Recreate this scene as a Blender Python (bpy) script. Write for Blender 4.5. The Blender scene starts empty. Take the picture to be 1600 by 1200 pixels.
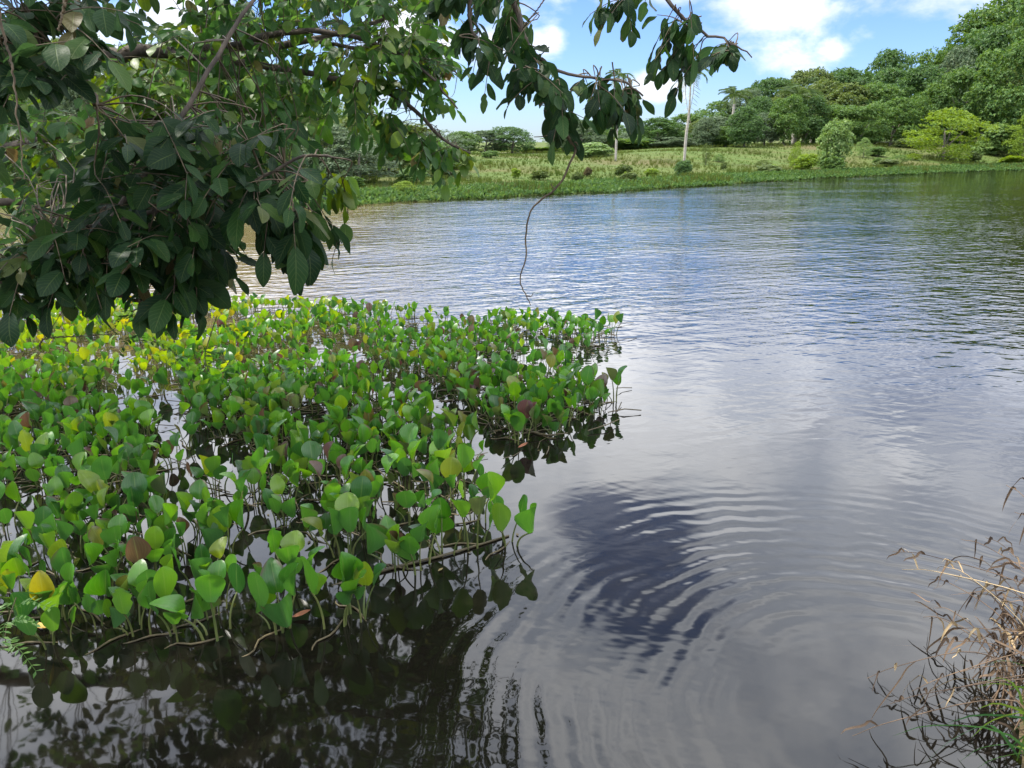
import bpy, math, random
import numpy as np
from mathutils import Vector, Matrix

SC = bpy.context.scene
COL = SC.collection
random.seed(11)
RNG = np.random.default_rng(11)
PI = math.pi

# ------------------------------------------------------------------ camera
H = 1.8                      # eye height over the water
F = 1180.0                   # focal length in pixels of the 1600 x 1200 photograph
HOR = 222.0
PITCH = math.atan((600 - HOR) / F)
CP, SP = math.cos(PITCH), math.sin(PITCH)
cam_data = bpy.data.cameras.new('camera')
cam = bpy.data.objects.new('camera', cam_data)
COL.objects.link(cam)
cam.location = (0, 0, H)
cam.rotation_euler = (PI / 2 - PITCH, 0, 0)
cam_data.sensor_width = 36.0
cam_data.lens = 36.0 * F / 1600.0
cam_data.clip_start = 0.05
cam_data.clip_end = 6000
SC.camera = cam

# ------------------------------------------------------------------ light
SUN_EL = math.radians(57)
SUN_AZ = math.radians(-78)   # from straight ahead, negative = to the left
SUN_DIR = Vector((math.sin(SUN_AZ) * math.cos(SUN_EL), math.cos(SUN_AZ) * math.cos(SUN_EL), math.sin(SUN_EL)))
sun_data = bpy.data.lights.new('sun', 'SUN')
sun_data.energy = 5.0
sun_data.angle = math.radians(0.53)
sun_data.color = (1.0, 0.95, 0.86)
sun = bpy.data.objects.new('sun', sun_data)
COL.objects.link(sun)
sun.rotation_euler = SUN_DIR.to_track_quat('Z', 'Y').to_euler()

SC.view_settings.view_transform = 'Standard'
SC.view_settings.look = 'None'
SC.view_settings.gamma = 1.0
SC.view_settings.exposure = 0.60
SC.render.engine = 'CYCLES'
SC.cycles.max_bounces = 7
SC.cycles.diffuse_bounces = 3
SC.cycles.glossy_bounces = 3
SC.cycles.transmission_bounces = 5
SC.cycles.transparent_max_bounces = 6
SC.cycles.caustics_reflective = False
SC.cycles.caustics_refractive = False
SC.cycles.sample_clamp_indirect = 6.0
SC.cycles.use_denoising = True


def ray(u, v):
    a, b = (u - 800.0) / F, (600.0 - v) / F
    return np.array((a, CP + b * SP, -SP + b * CP))


def at(u, v, Y):
    d = ray(u, v)
    return np.array((0, 0, H)) + d * (Y / d[1])


def ground(u, v, z=0.0):
    d = ray(u, v)
    return np.array((0, 0, H)) + d * ((z - H) / d[2])


def proj(p):
    p = np.atleast_2d(p)
    x, y, z = p[:, 0], p[:, 1], p[:, 2] - H
    dep = y * CP - z * SP
    up = y * SP + z * CP
    dd = np.where(np.abs(dep) < 1e-4, 1e-4, dep)
    return 800 + F * x / dd, 600 - F * up / dd, dep


# ------------------------------------------------------------------ node helpers
class Nodes:
    def __init__(self, tree):
        self.t = tree
        self.n = tree.nodes
        self.l = tree.links

    def new(self, typ, **kw):
        nd = self.n.new(typ)
        for k, v in kw.items():
            setattr(nd, k, v)
        return nd

    def put(self, sock, val):
        if isinstance(val, bpy.types.NodeSocket):
            self.l.new(val, sock)
        elif val is not None:
            if sock.type == 'RGBA' and len(val) == 3:
                val = (*val, 1.0)
            sock.default_value = val

    def math(self, op, a, b=None, c=None, clamp=False):
        nd = self.new('ShaderNodeMath', operation=op, use_clamp=clamp)
        for i, q in enumerate((a, b, c)):
            if q is not None:
                self.put(nd.inputs[i], q)
        return nd.outputs[0]

    def vmath(self, op, a, b=None):
        nd = self.new('ShaderNodeVectorMath', operation=op)
        self.put(nd.inputs[0], a)
        if b is not None:
            self.put(nd.inputs[1], b)
        return nd.outputs['Value'] if op in ('LENGTH', 'DOT_PRODUCT', 'DISTANCE') else nd.outputs[0]

    def comb(self, x, y, z):
        nd = self.new('ShaderNodeCombineXYZ')
        for i, q in enumerate((x, y, z)):
            self.put(nd.inputs[i], q)
        return nd.outputs[0]

    def sep(self, v):
        nd = self.new('ShaderNodeSeparateXYZ')
        self.put(nd.inputs[0], v)
        return nd.outputs

    def step(self, x, lo, hi, a=0.0, b=1.0):
        nd = self.new('ShaderNodeMapRange', interpolation_type='SMOOTHSTEP')
        self.put(nd.inputs[0], x)
        for i, q in enumerate((lo, hi, a, b)):
            self.put(nd.inputs[i + 1], q)
        return nd.outputs[0]

    def noise(self, vec, scale, detail=3.0, rough=0.55, dist=0.0):
        nd = self.new('ShaderNodeTexNoise')
        self.put(nd.inputs['Vector'], vec)
        self.put(nd.inputs['Scale'], scale)
        self.put(nd.inputs['Detail'], detail)
        self.put(nd.inputs['Roughness'], rough)
        self.put(nd.inputs['Distortion'], dist)
        return nd.outputs[0]

    def mix(self, f, a, b):
        nd = self.new('ShaderNodeMix', data_type='RGBA')
        self.put(nd.inputs[0], f)
        self.put(nd.inputs[6], a)
        self.put(nd.inputs[7], b)
        return nd.outputs[2]

    def ramp(self, f, stops):
        nd = self.new('ShaderNodeValToRGB')
        cr = nd.color_ramp
        while len(cr.elements) < len(stops):
            cr.elements.new(0.5)
        for e, (p, c) in zip(cr.elements, stops):
            e.position = p
            e.color = (*c, 1.0)
        self.put(nd.inputs[0], f)
        return nd.outputs[0]


# ------------------------------------------------------------------ sky with clouds
world = bpy.data.worlds.new('World')
SC.world = world
world.use_nodes = True
W = Nodes(world.node_tree)
W.n.clear()
sky = W.new('ShaderNodeTexSky', sky_type='NISHITA')
sky.sun_disc = False
sky.sun_elevation = SUN_EL
sky.sun_rotation = SUN_AZ
sky.altitude = 50
sky.air_density = 1.0
sky.dust_density = 0.3
sky.ozone_density = 1.5
gen = W.new('ShaderNodeTexCoord').outputs['Generated']
dx, dy, dz = W.sep(gen)
az = W.math('ARCTAN2', dx, dy)
el = W.math('ARCSINE', dz)
zz = W.math('ADD', W.math('MAXIMUM', dz, 0.0), 0.10)
plane = W.comb(W.math('DIVIDE', dx, zz), W.math('DIVIDE', dy, zz), 0.0)
n_high = W.noise(plane, 0.75, 7.0, 0.55, 0.3)
n_low = W.noise(W.vmath('MULTIPLY', gen, (1.0, 1.0, 1.7)), 9.0, 9.0, 0.58, 0.2)
n_shade = W.noise(W.vmath('MULTIPLY', gen, (1.0, 1.0, 1.4)), 4.5, 6.0, 0.55)


def blob(u, v, wu, hv):
    d = ray(u, v)
    d = d / np.linalg.norm(d)
    return spot(math.atan2(d[0], d[1]), math.asin(d[2]), wu, hv)


def spot(a0, e0, wu, hv):
    a = W.math('DIVIDE', W.math('SUBTRACT', az, a0), wu / F)
    e = W.math('DIVIDE', W.math('SUBTRACT', el, e0), hv / F)
    return W.math('SUBTRACT', 1.0, W.math('ADD', W.math('MULTIPLY', a, a), W.math('MULTIPLY', e, e)))


def biggest(fs):
    r = fs[0]
    for f in fs[1:]:
        r = W.math('MAXIMUM', r, f)
    return W.math('MAXIMUM', r, -1.5)


low_field = biggest([blob(*b) for b in [
    (1215, 45, 115, 70), (1030, 135, 62, 24), (1300, 75, 40, 26), (1345, 55, 26, 18), (1420, 6, 150, 26),
    (1560, 50, 75, 55), (650, 155, 80, 22), (580, 150, 60, 28), (770, 55, 75, 55), (840, 62, 36, 20),
    (620, 30, 150, 100), (990, -18, 120, 28), (330, 90, 260, 120), (60, 90, 160, 60)]])
low = W.step(W.math('ADD', W.math('MULTIPLY', low_field, 0.42), W.math('MULTIPLY', W.math('SUBTRACT', n_low, 0.5), 2.6)), 0.0, 0.75)
# the openings that the pond mirrors
D = math.radians
gap = biggest([spot(D(11), D(31), 110, 110), spot(D(8), D(27.5), 100, 45)])
hi_src = W.math('SUBTRACT', W.math('ADD', W.math('ADD', n_high, 0.02), W.math('MULTIPLY', n_low, 0.32)), W.math('MULTIPLY', W.math('ADD', gap, 0.5, clamp=True), 0.34))
high = W.math('MULTIPLY', W.step(hi_src, 0.35, 0.72, 0.10, 1.0), W.step(el, math.radians(9.5), math.radians(15)))
cover = W.math('MAXIMUM', low, high)
shade = W.step(n_shade, 0.36, 0.62)
cloud_col = W.mix(W.step(el, math.radians(8), math.radians(16)), W.mix(shade, (5.6, 6.3, 7.4), (9.6, 9.7, 9.9)), W.mix(shade, (14.5, 15.8, 18.5), (27.0, 27.4, 28.4)))
sky_col = W.mix(W.math('MULTIPLY', cover, 0.95), W.vmath('MULTIPLY', sky.outputs[0], (0.73, 0.94, 1.42)), cloud_col)
bg = W.new('ShaderNodeBackground')
W.put(bg.inputs[0], sky_col)
bg.inputs[1].default_value = 0.10
W.l.new(bg.outputs[0], W.new('ShaderNodeOutputWorld').inputs[0])


# ------------------------------------------------------------------ materials
def material(name):
    m = bpy.data.materials.new(name)
    m.use_nodes = True
    k = Nodes(m.node_tree)
    k.n.clear()
    out = k.new('ShaderNodeOutputMaterial')
    return m, k, out


def tone(k):
    """a random number for every separate leaf, whether an object or one of many in a mesh"""
    oi = k.new('ShaderNodeObjectInfo').outputs['Random']
    isl = k.new('ShaderNodeNewGeometry').outputs['Random Per Island']
    return k.math('FRACT', k.math('ADD', oi, isl))


def leaf_material(name, stops, trans_gain=1.3, trans=0.4, rough=0.38, spec=0.5, veins=None, edge=None, under=None, coat=0.0, patchy=False):
    m, k, out = material(name)
    r = tone(k)
    col = k.ramp(r, stops)
    bump = None
    geo = k.new('ShaderNodeNewGeometry')
    if veins:
        uv = k.new('ShaderNodeUVMap').outputs[0]
        ux, uy, _ = k.sep(uv)
        off = k.math('ABSOLUTE', k.math('SUBTRACT', ux, 0.5))
        if veins == 'pinnate':
            w = k.math('SINE', k.math('MULTIPLY', k.math('SUBTRACT', uy, k.math('MULTIPLY', off, 0.55)), 52.0))
        else:
            w = k.math('SINE', k.math('MULTIPLY', ux, 62.0))
        line = k.step(w, 0.55, 1.0)
        rib = k.step(off, 0.035, 0.008)
        mark = k.math('MAXIMUM', k.math('MULTIPLY', line, 0.35), rib)
        light = k.mix(0.5, col, (0.25, 0.33, 0.10))
        col = k.mix(k.math('MULTIPLY', mark, 0.34 if veins == 'pinnate' else 0.42), col, light)
        pos = geo.outputs['Position']
        blotch = k.noise(pos, 38.0, 4.0, 0.6)
        col = k.mix(k.step(blotch, 0.60, 0.80, 0.0, 0.35), col, (0.10, 0.10, 0.025))
        spots = k.noise(pos, 130.0, 2.0, 0.5)
        col = k.mix(k.step(spots, 0.70, 0.76, 0.0, 0.6), col, (0.075, 0.055, 0.022))
        if edge:
            rim = k.math('ADD', k.math('MULTIPLY', off, 1.1), k.math('MULTIPLY', uy, 0.42))
            rim = k.math('ADD', rim, k.math('MULTIPLY', k.math('SUBTRACT', k.noise(pos, 14.0, 4.0), 0.5), 0.7))
            some = k.step(k.math('FRACT', k.math('MULTIPLY', r, 7.31)), 0.62, 0.95)
            col = k.mix(k.math('MULTIPLY', k.step(rim, 0.62, 0.95), some), col, edge)
        hgt = k.math('ADD', k.math('MULTIPLY', mark, -0.0006), k.math('MULTIPLY', blotch, 0.003))
        bp = k.new('ShaderNodeBump')
        bp.inputs['Strength'].default_value = 0.6
        bp.inputs['Distance'].default_value = 1.0
        k.put(bp.inputs['Height'], hgt)
        bump = bp.outputs[0]
    if patchy:
        pos = geo.outputs['Position']
        a_ = k.noise(k.vmath('MULTIPLY', pos, (0.5, 1.0, 1.0)), 0.22, 5.0, 0.65)
        b_ = k.noise(pos, 0.55, 4.0, 0.6)
        col = k.mix(k.step(a_, 0.42, 0.64, 0.0, 0.8), col, (0.040, 0.080, 0.016))
        col = k.mix(k.step(b_, 0.56, 0.72, 0.0, 0.75), col, (0.098, 0.080, 0.040))
    if under:
        col = k.mix(k.math('MULTIPLY', geo.outputs['Backfacing'], 0.55), col, under)
    p = k.new('ShaderNodeBsdfPrincipled')
    k.put(p.inputs['Base Color'], col)
    p.inputs['Roughness'].default_value = rough
    p.inputs['Specular IOR Level'].default_value = spec
    if coat:
        p.inputs['Coat Weight'].default_value = coat
        p.inputs['Coat Roughness'].default_value = 0.22
    t = k.new('ShaderNodeBsdfTranslucent')
    hs = k.new('ShaderNodeHueSaturation')
    hs.inputs['Hue'].default_value = 0.478
    hs.inputs['Saturation'].default_value = 1.15
    hs.inputs['Value'].default_value = trans_gain
    k.put(hs.inputs['Color'], col)
    k.put(t.inputs[0], hs.outputs[0])
    if bump:
        k.put(p.inputs['Normal'], bump)
    mx = k.new('ShaderNodeMixShader')
    mx.inputs[0].default_value = trans
    k.l.new(p.outputs[0], mx.inputs[1])
    k.l.new(t.outputs[0], mx.inputs[2])
    k.l.new(mx.outputs[0], out.inputs[0])
    return m


def plain(name, a, b, scale=8.0, rough=0.8, bumpd=0.0, stretch=(1, 1, 1), rnd=0.0):
    m, k, out = material(name)
    co = k.vmath('MULTIPLY', k.new('ShaderNodeTexCoord').outputs['Object'], stretch)
    n = k.noise(co, scale, 6.0, 0.6)
    f = k.step(n, 0.32, 0.68)
    if rnd:
        f = k.math('ADD', k.math('MULTIPLY', f, 1 - rnd), k.math('MULTIPLY', tone(k), rnd))
    p = k.new('ShaderNodeBsdfPrincipled')
    k.put(p.inputs['Base Color'], k.mix(f, a, b))
    p.inputs['Roughness'].default_value = rough
    if bumpd:
        bp = k.new('ShaderNodeBump')
        bp.inputs['Distance'].default_value = bumpd
        k.put(bp.inputs['Height'], n)
        k.put(p.inputs['Normal'], bp.outputs[0])
    k.l.new(p.outputs[0], out.inputs[0])
    return m


M = {}
M['water_leaf'] = leaf_material('water_leaf', [(0.0, (0.018, 0.078, 0.016)), (0.28, (0.030, 0.118, 0.016)), (0.58, (0.055, 0.180, 0.018)),
                                (0.82, (0.105, 0.230, 0.020)), (0.91, (0.130, 0.170, 0.024)), (0.955, (0.078, 0.055, 0.026)), (1.0, (0.080, 0.034, 0.030))],
                                1.8, 0.42, 0.36, 0.55, 'long', (0.085, 0.040, 0.028), (0.040, 0.115, 0.026), 0.12)
M['sunlit_yellow_leaf'] = leaf_material('sunlit_yellow_leaf', [(0.0, (0.085, 0.20, 0.018)), (0.5, (0.135, 0.245, 0.020)), (0.85, (0.20, 0.265, 0.022)), (1.0, (0.24, 0.22, 0.028))],  # yellower leaf, the sunlit translucent glow put into its colour
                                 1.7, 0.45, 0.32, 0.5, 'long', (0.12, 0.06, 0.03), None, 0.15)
M['water_stalk'] = plain('water_stalk', (0.060, 0.10, 0.022), (0.15, 0.15, 0.045), 20, 0.5, 0, (1, 1, 1), 0.5)
M['water_stem'] = plain('water_stem', (0.035, 0.028, 0.012), (0.10, 0.075, 0.030), 18, 0.6, 0.002, (1, 1, 1), 0.4)
M['shaded_leaf'] = leaf_material('shaded_leaf', [(0.0, (0.007, 0.023, 0.009)), (0.5, (0.011, 0.035, 0.010)), (0.85, (0.020, 0.056, 0.012)),  # darker copy of the tree leaf, crown shade put into its colour
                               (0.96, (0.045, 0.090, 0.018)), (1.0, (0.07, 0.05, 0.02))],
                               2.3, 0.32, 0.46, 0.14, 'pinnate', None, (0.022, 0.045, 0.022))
M['tree_leaf'] = leaf_material('tree_leaf', [(0.0, (0.020, 0.062, 0.016)), (0.5, (0.034, 0.098, 0.020)), (0.82, (0.060, 0.140, 0.020)),
                               (0.96, (0.110, 0.180, 0.024)), (1.0, (0.12, 0.075, 0.028))],
                               2.4, 0.48, 0.42, 0.25, 'pinnate', None, (0.040, 0.085, 0.030))
M['young_leaf'] = leaf_material('young_leaf', [(0.0, (0.055, 0.125, 0.018)), (1.0, (0.115, 0.17, 0.024))], 1.5, 0.45, 0.4, 0.4, 'pinnate')
M['feather_leaf'] = leaf_material('feather_leaf', [(0.0, (0.05, 0.12, 0.03)), (1.0, (0.10, 0.19, 0.04))], 1.4, 0.4, 0.5, 0.3)
M['bark'] = plain('bark', (0.035, 0.027, 0.020), (0.105, 0.082, 0.060), 22, 0.85, 0.006, (1, 1, 0.4))
M['twig'] = plain('twig', (0.05, 0.035, 0.022), (0.12, 0.09, 0.05), 30, 0.8)
M['far_bark'] = plain('far_bark', (0.10, 0.085, 0.065), (0.22, 0.19, 0.15), 4, 0.9)
M['palm_bark'] = plain('palm_bark', (0.24, 0.215, 0.18), (0.36, 0.33, 0.285), 2.5, 0.8, 0.01, (1, 1, 3))
M['palm_shaft'] = plain('palm_shaft', (0.10, 0.17, 0.04), (0.18, 0.22, 0.06), 3, 0.5)
M['frond'] = leaf_material('frond', [(0.0, (0.045, 0.085, 0.025)), (1.0, (0.09, 0.14, 0.035))], 1.3, 0.3, 0.4, 0.5)
M['dead_frond'] = plain('dead_frond', (0.16, 0.13, 0.09), (0.30, 0.26, 0.19), 5, 0.9)
M['crown_dark'] = leaf_material('crown_dark', [(0.0, (0.035, 0.084, 0.027)), (0.6, (0.061, 0.128, 0.032)), (1.0, (0.095, 0.169, 0.038))], 1.4, 0.35, 0.5, 0.35)
M['crown_mid'] = leaf_material('crown_mid', [(0.0, (0.051, 0.115, 0.030)), (0.6, (0.084, 0.162, 0.035)), (1.0, (0.135, 0.209, 0.041))], 1.4, 0.35, 0.5, 0.35)
M['crown_olive'] = leaf_material('crown_olive', [(0.0, (0.069, 0.112, 0.033)), (0.6, (0.106, 0.156, 0.040)), (1.0, (0.150, 0.188, 0.050))], 1.3, 0.35, 0.5, 0.35)
M['crown_grey'] = leaf_material('crown_grey', [(0.0, (0.062, 0.106, 0.056)), (0.6, (0.100, 0.150, 0.075)), (1.0, (0.144, 0.188, 0.094))], 1.3, 0.35, 0.5, 0.35)
M['crown_red'] = leaf_material('crown_red', [(0.0, (0.085, 0.075, 0.040)), (0.6, (0.130, 0.105, 0.055)), (1.0, (0.150, 0.140, 0.060))], 1.2, 0.35, 0.6, 0.2)
M['crown_lime'] = leaf_material('crown_lime', [(0.0, (0.110, 0.190, 0.022)), (0.6, (0.160, 0.250, 0.028)), (1.0, (0.210, 0.290, 0.035))], 1.3, 0.40, 0.5, 0.3)
M['crown_pale'] = leaf_material('crown_pale', [(0.0, (0.095, 0.175, 0.045)), (0.6, (0.150, 0.240, 0.065)), (1.0, (0.220, 0.300, 0.095))], 1.3, 0.35, 0.45, 0.4)
M['belt_leaf'] = leaf_material('belt_leaf', [(0.0, (0.040, 0.085, 0.026)), (0.6, (0.060, 0.118, 0.032)), (0.9, (0.085, 0.150, 0.040)), (1.0, (0.105, 0.16, 0.05))], 1.4, 0.4, 0.6, 0.12)
M['pasture'] = leaf_material('pasture', [(0.0, (0.066, 0.098, 0.020)), (0.5, (0.080, 0.106, 0.024)), (1.0, (0.098, 0.112, 0.032))], 1.2, 0.4, 0.8, 0.08, patchy=True)
M['dry_grass'] = plain('dry_grass', (0.046, 0.029, 0.019), (0.175, 0.112, 0.062), 16, 0.75, 0, (1, 1, 1), 0.55)
M['straw'] = plain('straw', (0.30, 0.20, 0.10), (0.42, 0.32, 0.17), 16, 0.7, 0, (1, 1, 1), 0.5)
M['green_blade'] = leaf_material('green_blade', [(0.0, (0.035, 0.105, 0.035)), (0.7, (0.06, 0.15, 0.04)), (1.0, (0.13, 0.20, 0.03))], 1.4, 0.35, 0.4, 0.4)
M['debris'] = plain('debris', (0.05, 0.045, 0.015), (0.14, 0.10, 0.04), 30, 0.7, 0, (1, 1, 1), 0.7)
M['fallen'] = plain('fallen', (0.17, 0.055, 0.025), (0.26, 0.10, 0.04), 30, 0.6)
M['fallen_yellow'] = plain('fallen_yellow', (0.38, 0.24, 0.04), (0.50, 0.34, 0.08), 30, 0.6)


# ------------------------------------------------------------------ mesh helpers
def mesh(name, v, f, mat, uv=None, smooth=True):
    v = np.asarray(v, dtype=np.float32)
    f = np.asarray(f, dtype=np.int32)
    me = bpy.data.meshes.new(name)
    n, k = f.shape
    me.vertices.add(len(v))
    me.vertices.foreach_set('co', v.ravel())
    me.loops.add(n * k)
    me.loops.foreach_set('vertex_index', f.ravel())
    me.polygons.add(n)
    me.polygons.foreach_set('loop_start', np.arange(0, n * k, k, dtype=np.int32))
    if uv is not None:
        lay = me.uv_layers.new(name='UVMap')
        lay.data.foreach_set('uv', np.asarray(uv, dtype=np.float32)[f.ravel()].ravel())
    me.polygons.foreach_set('use_smooth', np.full(n, smooth, dtype=bool))
    me.materials.append(M[mat] if isinstance(mat, str) else mat)
    me.update(calc_edges=True)
    return me


def obj(name, me, parent=None, mtx=None):
    o = bpy.data.objects.new(name, me)
    COL.objects.link(o)
    if parent is not None:
        o.parent = parent
    if mtx is not None:
        o.matrix_basis = mtx
    return o


def tag(o, label=None, cat=None, group=None, kind=None):
    if label:
        o['label'] = label
    if cat:
        o['category'] = cat
    if group:
        o['group'] = group
    if kind:
        o['kind'] = kind
    return o


def thing(name, loc, label, cat, group=None):
    o = obj(name, None)
    o.empty_display_size = 0.1
    o.location = [float(q) for q in loc]
    return tag(o, label, cat, group)


def join(parts):
    vs, fs, us, off = [], [], [], 0
    for p in parts:
        vs.append(p[0])
        fs.append(p[1] + off)
        us.append(p[2] if len(p) > 2 and p[2] is not None else np.zeros((len(p[0]), 2)))
        off += len(p[0])
    return np.concatenate(vs), np.concatenate(fs), np.concatenate(us)


def smooth_path(pts, n):
    """Catmull-Rom through the points"""
    p = np.asarray(pts, dtype=float)
    p = np.vstack([2 * p[0] - p[1], p, 2 * p[-1] - p[-2]])
    out = []
    m = len(p) - 3
    for s in np.linspace(0, m - 1e-6, n):
        i = int(s)
        t = s - i
        a, b, c, d = p[i:i + 4]
        out.append(0.5 * ((2 * b) + (c - a) * t + (2 * a - 5 * b + 4 * c - d) * t * t + (3 * b - a - 3 * c + d) * t ** 3))
    return np.array(out)


def tube(pts, r, sides=6):
    p = np.asarray(pts, dtype=float)
    n = len(p)
    r = np.broadcast_to(np.asarray(r, dtype=float), (n,))
    t = np.gradient(p, axis=0)
    t /= np.linalg.norm(t, axis=1)[:, None] + 1e-9
    ref = np.array((0.31, 0.17, 0.93)) if abs(t[0] @ np.array((0, 0, 1.0))) < 0.9 else np.array((1.0, 0.2, 0.0))
    a = np.cross(t, ref)
    a /= np.linalg.norm(a, axis=1)[:, None] + 1e-9
    b = np.cross(t, a)
    ang = np.arange(sides) * 2 * PI / sides
    v = p[:, None, :] + r[:, None, None] * (np.cos(ang)[None, :, None] * a[:, None, :] + np.sin(ang)[None, :, None] * b[:, None, :])
    i = np.arange(n - 1)[:, None] * sides
    j = np.arange(sides)[None, :]
    k = (j + 1) % sides
    f = np.stack([i + j, i + k, i + sides + k, i + sides + j], axis=-1).reshape(-1, 4)
    return v.reshape(-1, 3), f, np.zeros((n * sides, 2))


def blade(L, wid, prof, rows=6, cols=2, fold=0.15, bend=0.1, wave=0.0, bites=None, cup=0.0, dense_tip=False):
    """leaf along +Y, face up +Z; prof(t) is the half width from 0 to 1"""
    t = np.linspace(0, 1, rows + 1)
    if dense_tip:
        t = np.sin(t * PI / 2) * 0.6 + t * 0.4
    s = np.linspace(-1, 1, cols + 1)
    v, uv = [], []
    for i, q in enumerate(t):
        hw = wid * 0.5 * prof(q)
        for j, c in enumerate(s):
            w = hw
            if bites is not None:
                w = hw * (bites[i, 0] if c < 0 else bites[i, 1])
            x = w * c
            z = fold * abs(x) + cup * (x * x) / (wid * 0.5) - bend * L * q * q + wave * wid * math.sin(q * 9 + c * 2) * abs(c)
            v.append((x, L * q * (1 - 0.25 * abs(bend) * q), z))
            uv.append((0.5 + 0.5 * c, q))
    f = []
    for i in range(rows):
        for j in range(cols):
            a = i * (cols + 1) + j
            f.append((a, a + 1, a + cols + 2, a + cols + 1))
    return np.array(v), np.array(f), np.array(uv)


def frames(axis, nrm):
    y = axis / (np.linalg.norm(axis, axis=1)[:, None] + 1e-9)
    x = np.cross(y, nrm)
    x /= np.linalg.norm(x, axis=1)[:, None] + 1e-9
    z = np.cross(x, y)
    return np.stack([x, y, z], axis=-1)          # columns are the local axes


def scatter(tpls, pos, rot, scale, choice):
    parts = []
    for k, (tv, tf, tu) in enumerate(tpls):
        ix = np.nonzero(choice == k)[0]
        if len(ix) == 0:
            continue
        v = np.einsum('nij,mj->nmi', rot[ix] * scale[ix, None, None], tv) + pos[ix][:, None, :]
        f = tf[None] + (np.arange(len(ix)) * len(tv))[:, None, None]
        parts.append((v.reshape(-1, 3), f.reshape(-1, 4), np.tile(tu, (len(ix), 1))))
    return join(parts)


def in_poly(u, v, poly):
    inside = np.zeros(np.shape(u), dtype=bool)
    p = np.asarray(poly, dtype=float)
    for (x0, y0), (x1, y1) in zip(p, np.roll(p, -1, axis=0)):
        c = ((y0 > v) != (y1 > v)) & (u < (x1 - x0) * (v - y0) / (y1 - y0 + 1e-12) + x0)
        inside ^= c
    return inside


def sample_poly(poly, n):
    p = np.asarray(poly, dtype=float)
    lo, hi = p.min(0), p.max(0)
    out = []
    while len(out) < n:
        q = RNG.uniform(lo, hi)
        if in_poly(q[0], q[1], p):
            out.append(q)
    return np.array(out)


# ------------------------------------------------------------------ terrain and water
far_px = [(-500, 316), (-200, 320), (100, 326), (350, 328), (500, 325), (600, 318), (700, 312), (800, 307), (900, 302), (1000, 296.5),
          (1100, 290), (1200, 283.5), (1300, 277.5), (1400, 273), (1500, 269), (1600, 265.5), (1750, 260), (1900, 256)]
FAR = np.array([ground(u, v)[:2] for u, v in far_px])
NEAR = np.array([(82, 50), (70, 25), (40, 11), (15, 7.5), (6, 5.6), (3.8, 4.0), (2.5, 3.0), (1.9, 2.35), (1.6, 1.95), (1.35, 1.5),
                 (0.9, 1.2), (0, 1.0), (-1.2, 0.95), (-2.4, 1.2), (-4, 1.9), (-8, 3.2), (-14, 5), (-24, 9), (-29, 15)], dtype=float)
POND = np.vstack([FAR, NEAR])


def seg_dist(x, y, pts, closed=True):
    d = np.full(np.shape(x), 1e9)
    q = np.roll(pts, -1, axis=0) if closed else pts[1:]
    for (x0, y0), (x1, y1) in zip(pts, q):
        ex, ey = x1 - x0, y1 - y0
        t = np.clip(((x - x0) * ex + (y - y0) * ey) / (ex * ex + ey * ey), 0, 1)
        d = np.minimum(d, np.hypot(x - x0 - t * ex, y - y0 - t * ey))
    return d


def shore_dist(x, y):
    x, y = np.asarray(x, dtype=float), np.asarray(y, dtype=float)
    d = seg_dist(x, y, POND)
    return np.where(in_poly(x, y, POND), -d, d)


def sst(x, a, b):
    t = np.clip((x - a) / (b - a), 0, 1)
    return t * t * (3 - 2 * t)


def terrain(x, y, d=None):
    x, y = np.asarray(x, dtype=float), np.asarray(y, dtype=float)
    if d is None:
        d = shore_dist(x, y)
    near = 0.26 * sst(d, -0.05, 0.7)
    far = sst(y, 9, 20)
    past = 0.16 * sst(d, 0, 1.5) + (0.84 + 0.55 * sst(x, 2, 26)) * sst(d / (26 - 14 * sst(x, 4, 28)), 0, 1)
    past = past + far * (0.10 * np.sin(x * 0.21 + 1.0) * np.sin(y * 0.17) + 0.05 * np.sin(x * 0.53 + y * 0.31)) * sst(d, 2, 12)
    past = past + 0.55 * np.exp(-((x - 11.5) / 5.0) ** 2 - ((y - 52) / 5.0) ** 2)
    hill = 9.0 * sst(0.75 * x + y, 100, 190) * sst(x - 0.25 * y, 5, 70)
    z = near * (1 - far) + past * far + hill
    return np.where(d < 0, np.maximum(-0.9, d * 0.5), z)


def spaced(lo, hi, mid0, mid1, fine, coarse):
    a = list(np.arange(mid0, mid1 + 1e-6, fine))
    s, q = fine, mid1
    while q < hi:
        s = min(s * 1.25, coarse)
        q += s
        a.append(q)
    s, q = fine, mid0
    while q > lo:
        s = min(s * 1.25, coarse)
        q -= s
        a.insert(0, q)
    return np.array(a)


gx = np.unique(np.concatenate([spaced(-1500, 1500, -3, 4, 0.14, 120), np.arange(-40, 90, 1.6)]))
gy = np.unique(np.concatenate([spaced(-600, 3000, -1.5, 4.5, 0.14, 160), np.arange(18, 110, 1.4)]))
GX, GY = np.meshgrid(gx, gy)
GZ = terrain(GX.ravel(), GY.ravel())
nx, ny = len(gx), len(gy)
ii, jj = np.meshgrid(np.arange(nx - 1), np.arange(ny - 1))
q0 = (jj * nx + ii).ravel()
gm, k, out = material('ground_soil_and_turf')
pos = k.new('ShaderNodeNewGeometry').outputs['Position']
n1 = k.noise(pos, 0.12, 5, 0.6)
n2 = k.noise(k.vmath('MULTIPLY', pos, (0.6, 1.8, 1.0)), 0.9, 6, 0.65)
n3 = k.noise(pos, 5.0, 5, 0.7)
c = k.mix(k.step(n2, 0.35, 0.65), (0.055, 0.092, 0.020), (0.082, 0.106, 0.028))
c = k.mix(k.step(n1, 0.45, 0.70), c, (0.096, 0.084, 0.038))
c = k.mix(k.step(n3, 0.50, 0.75, 0.0, 0.5), c, (0.07, 0.09, 0.022))
py = k.sep(pos)[1]
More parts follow.
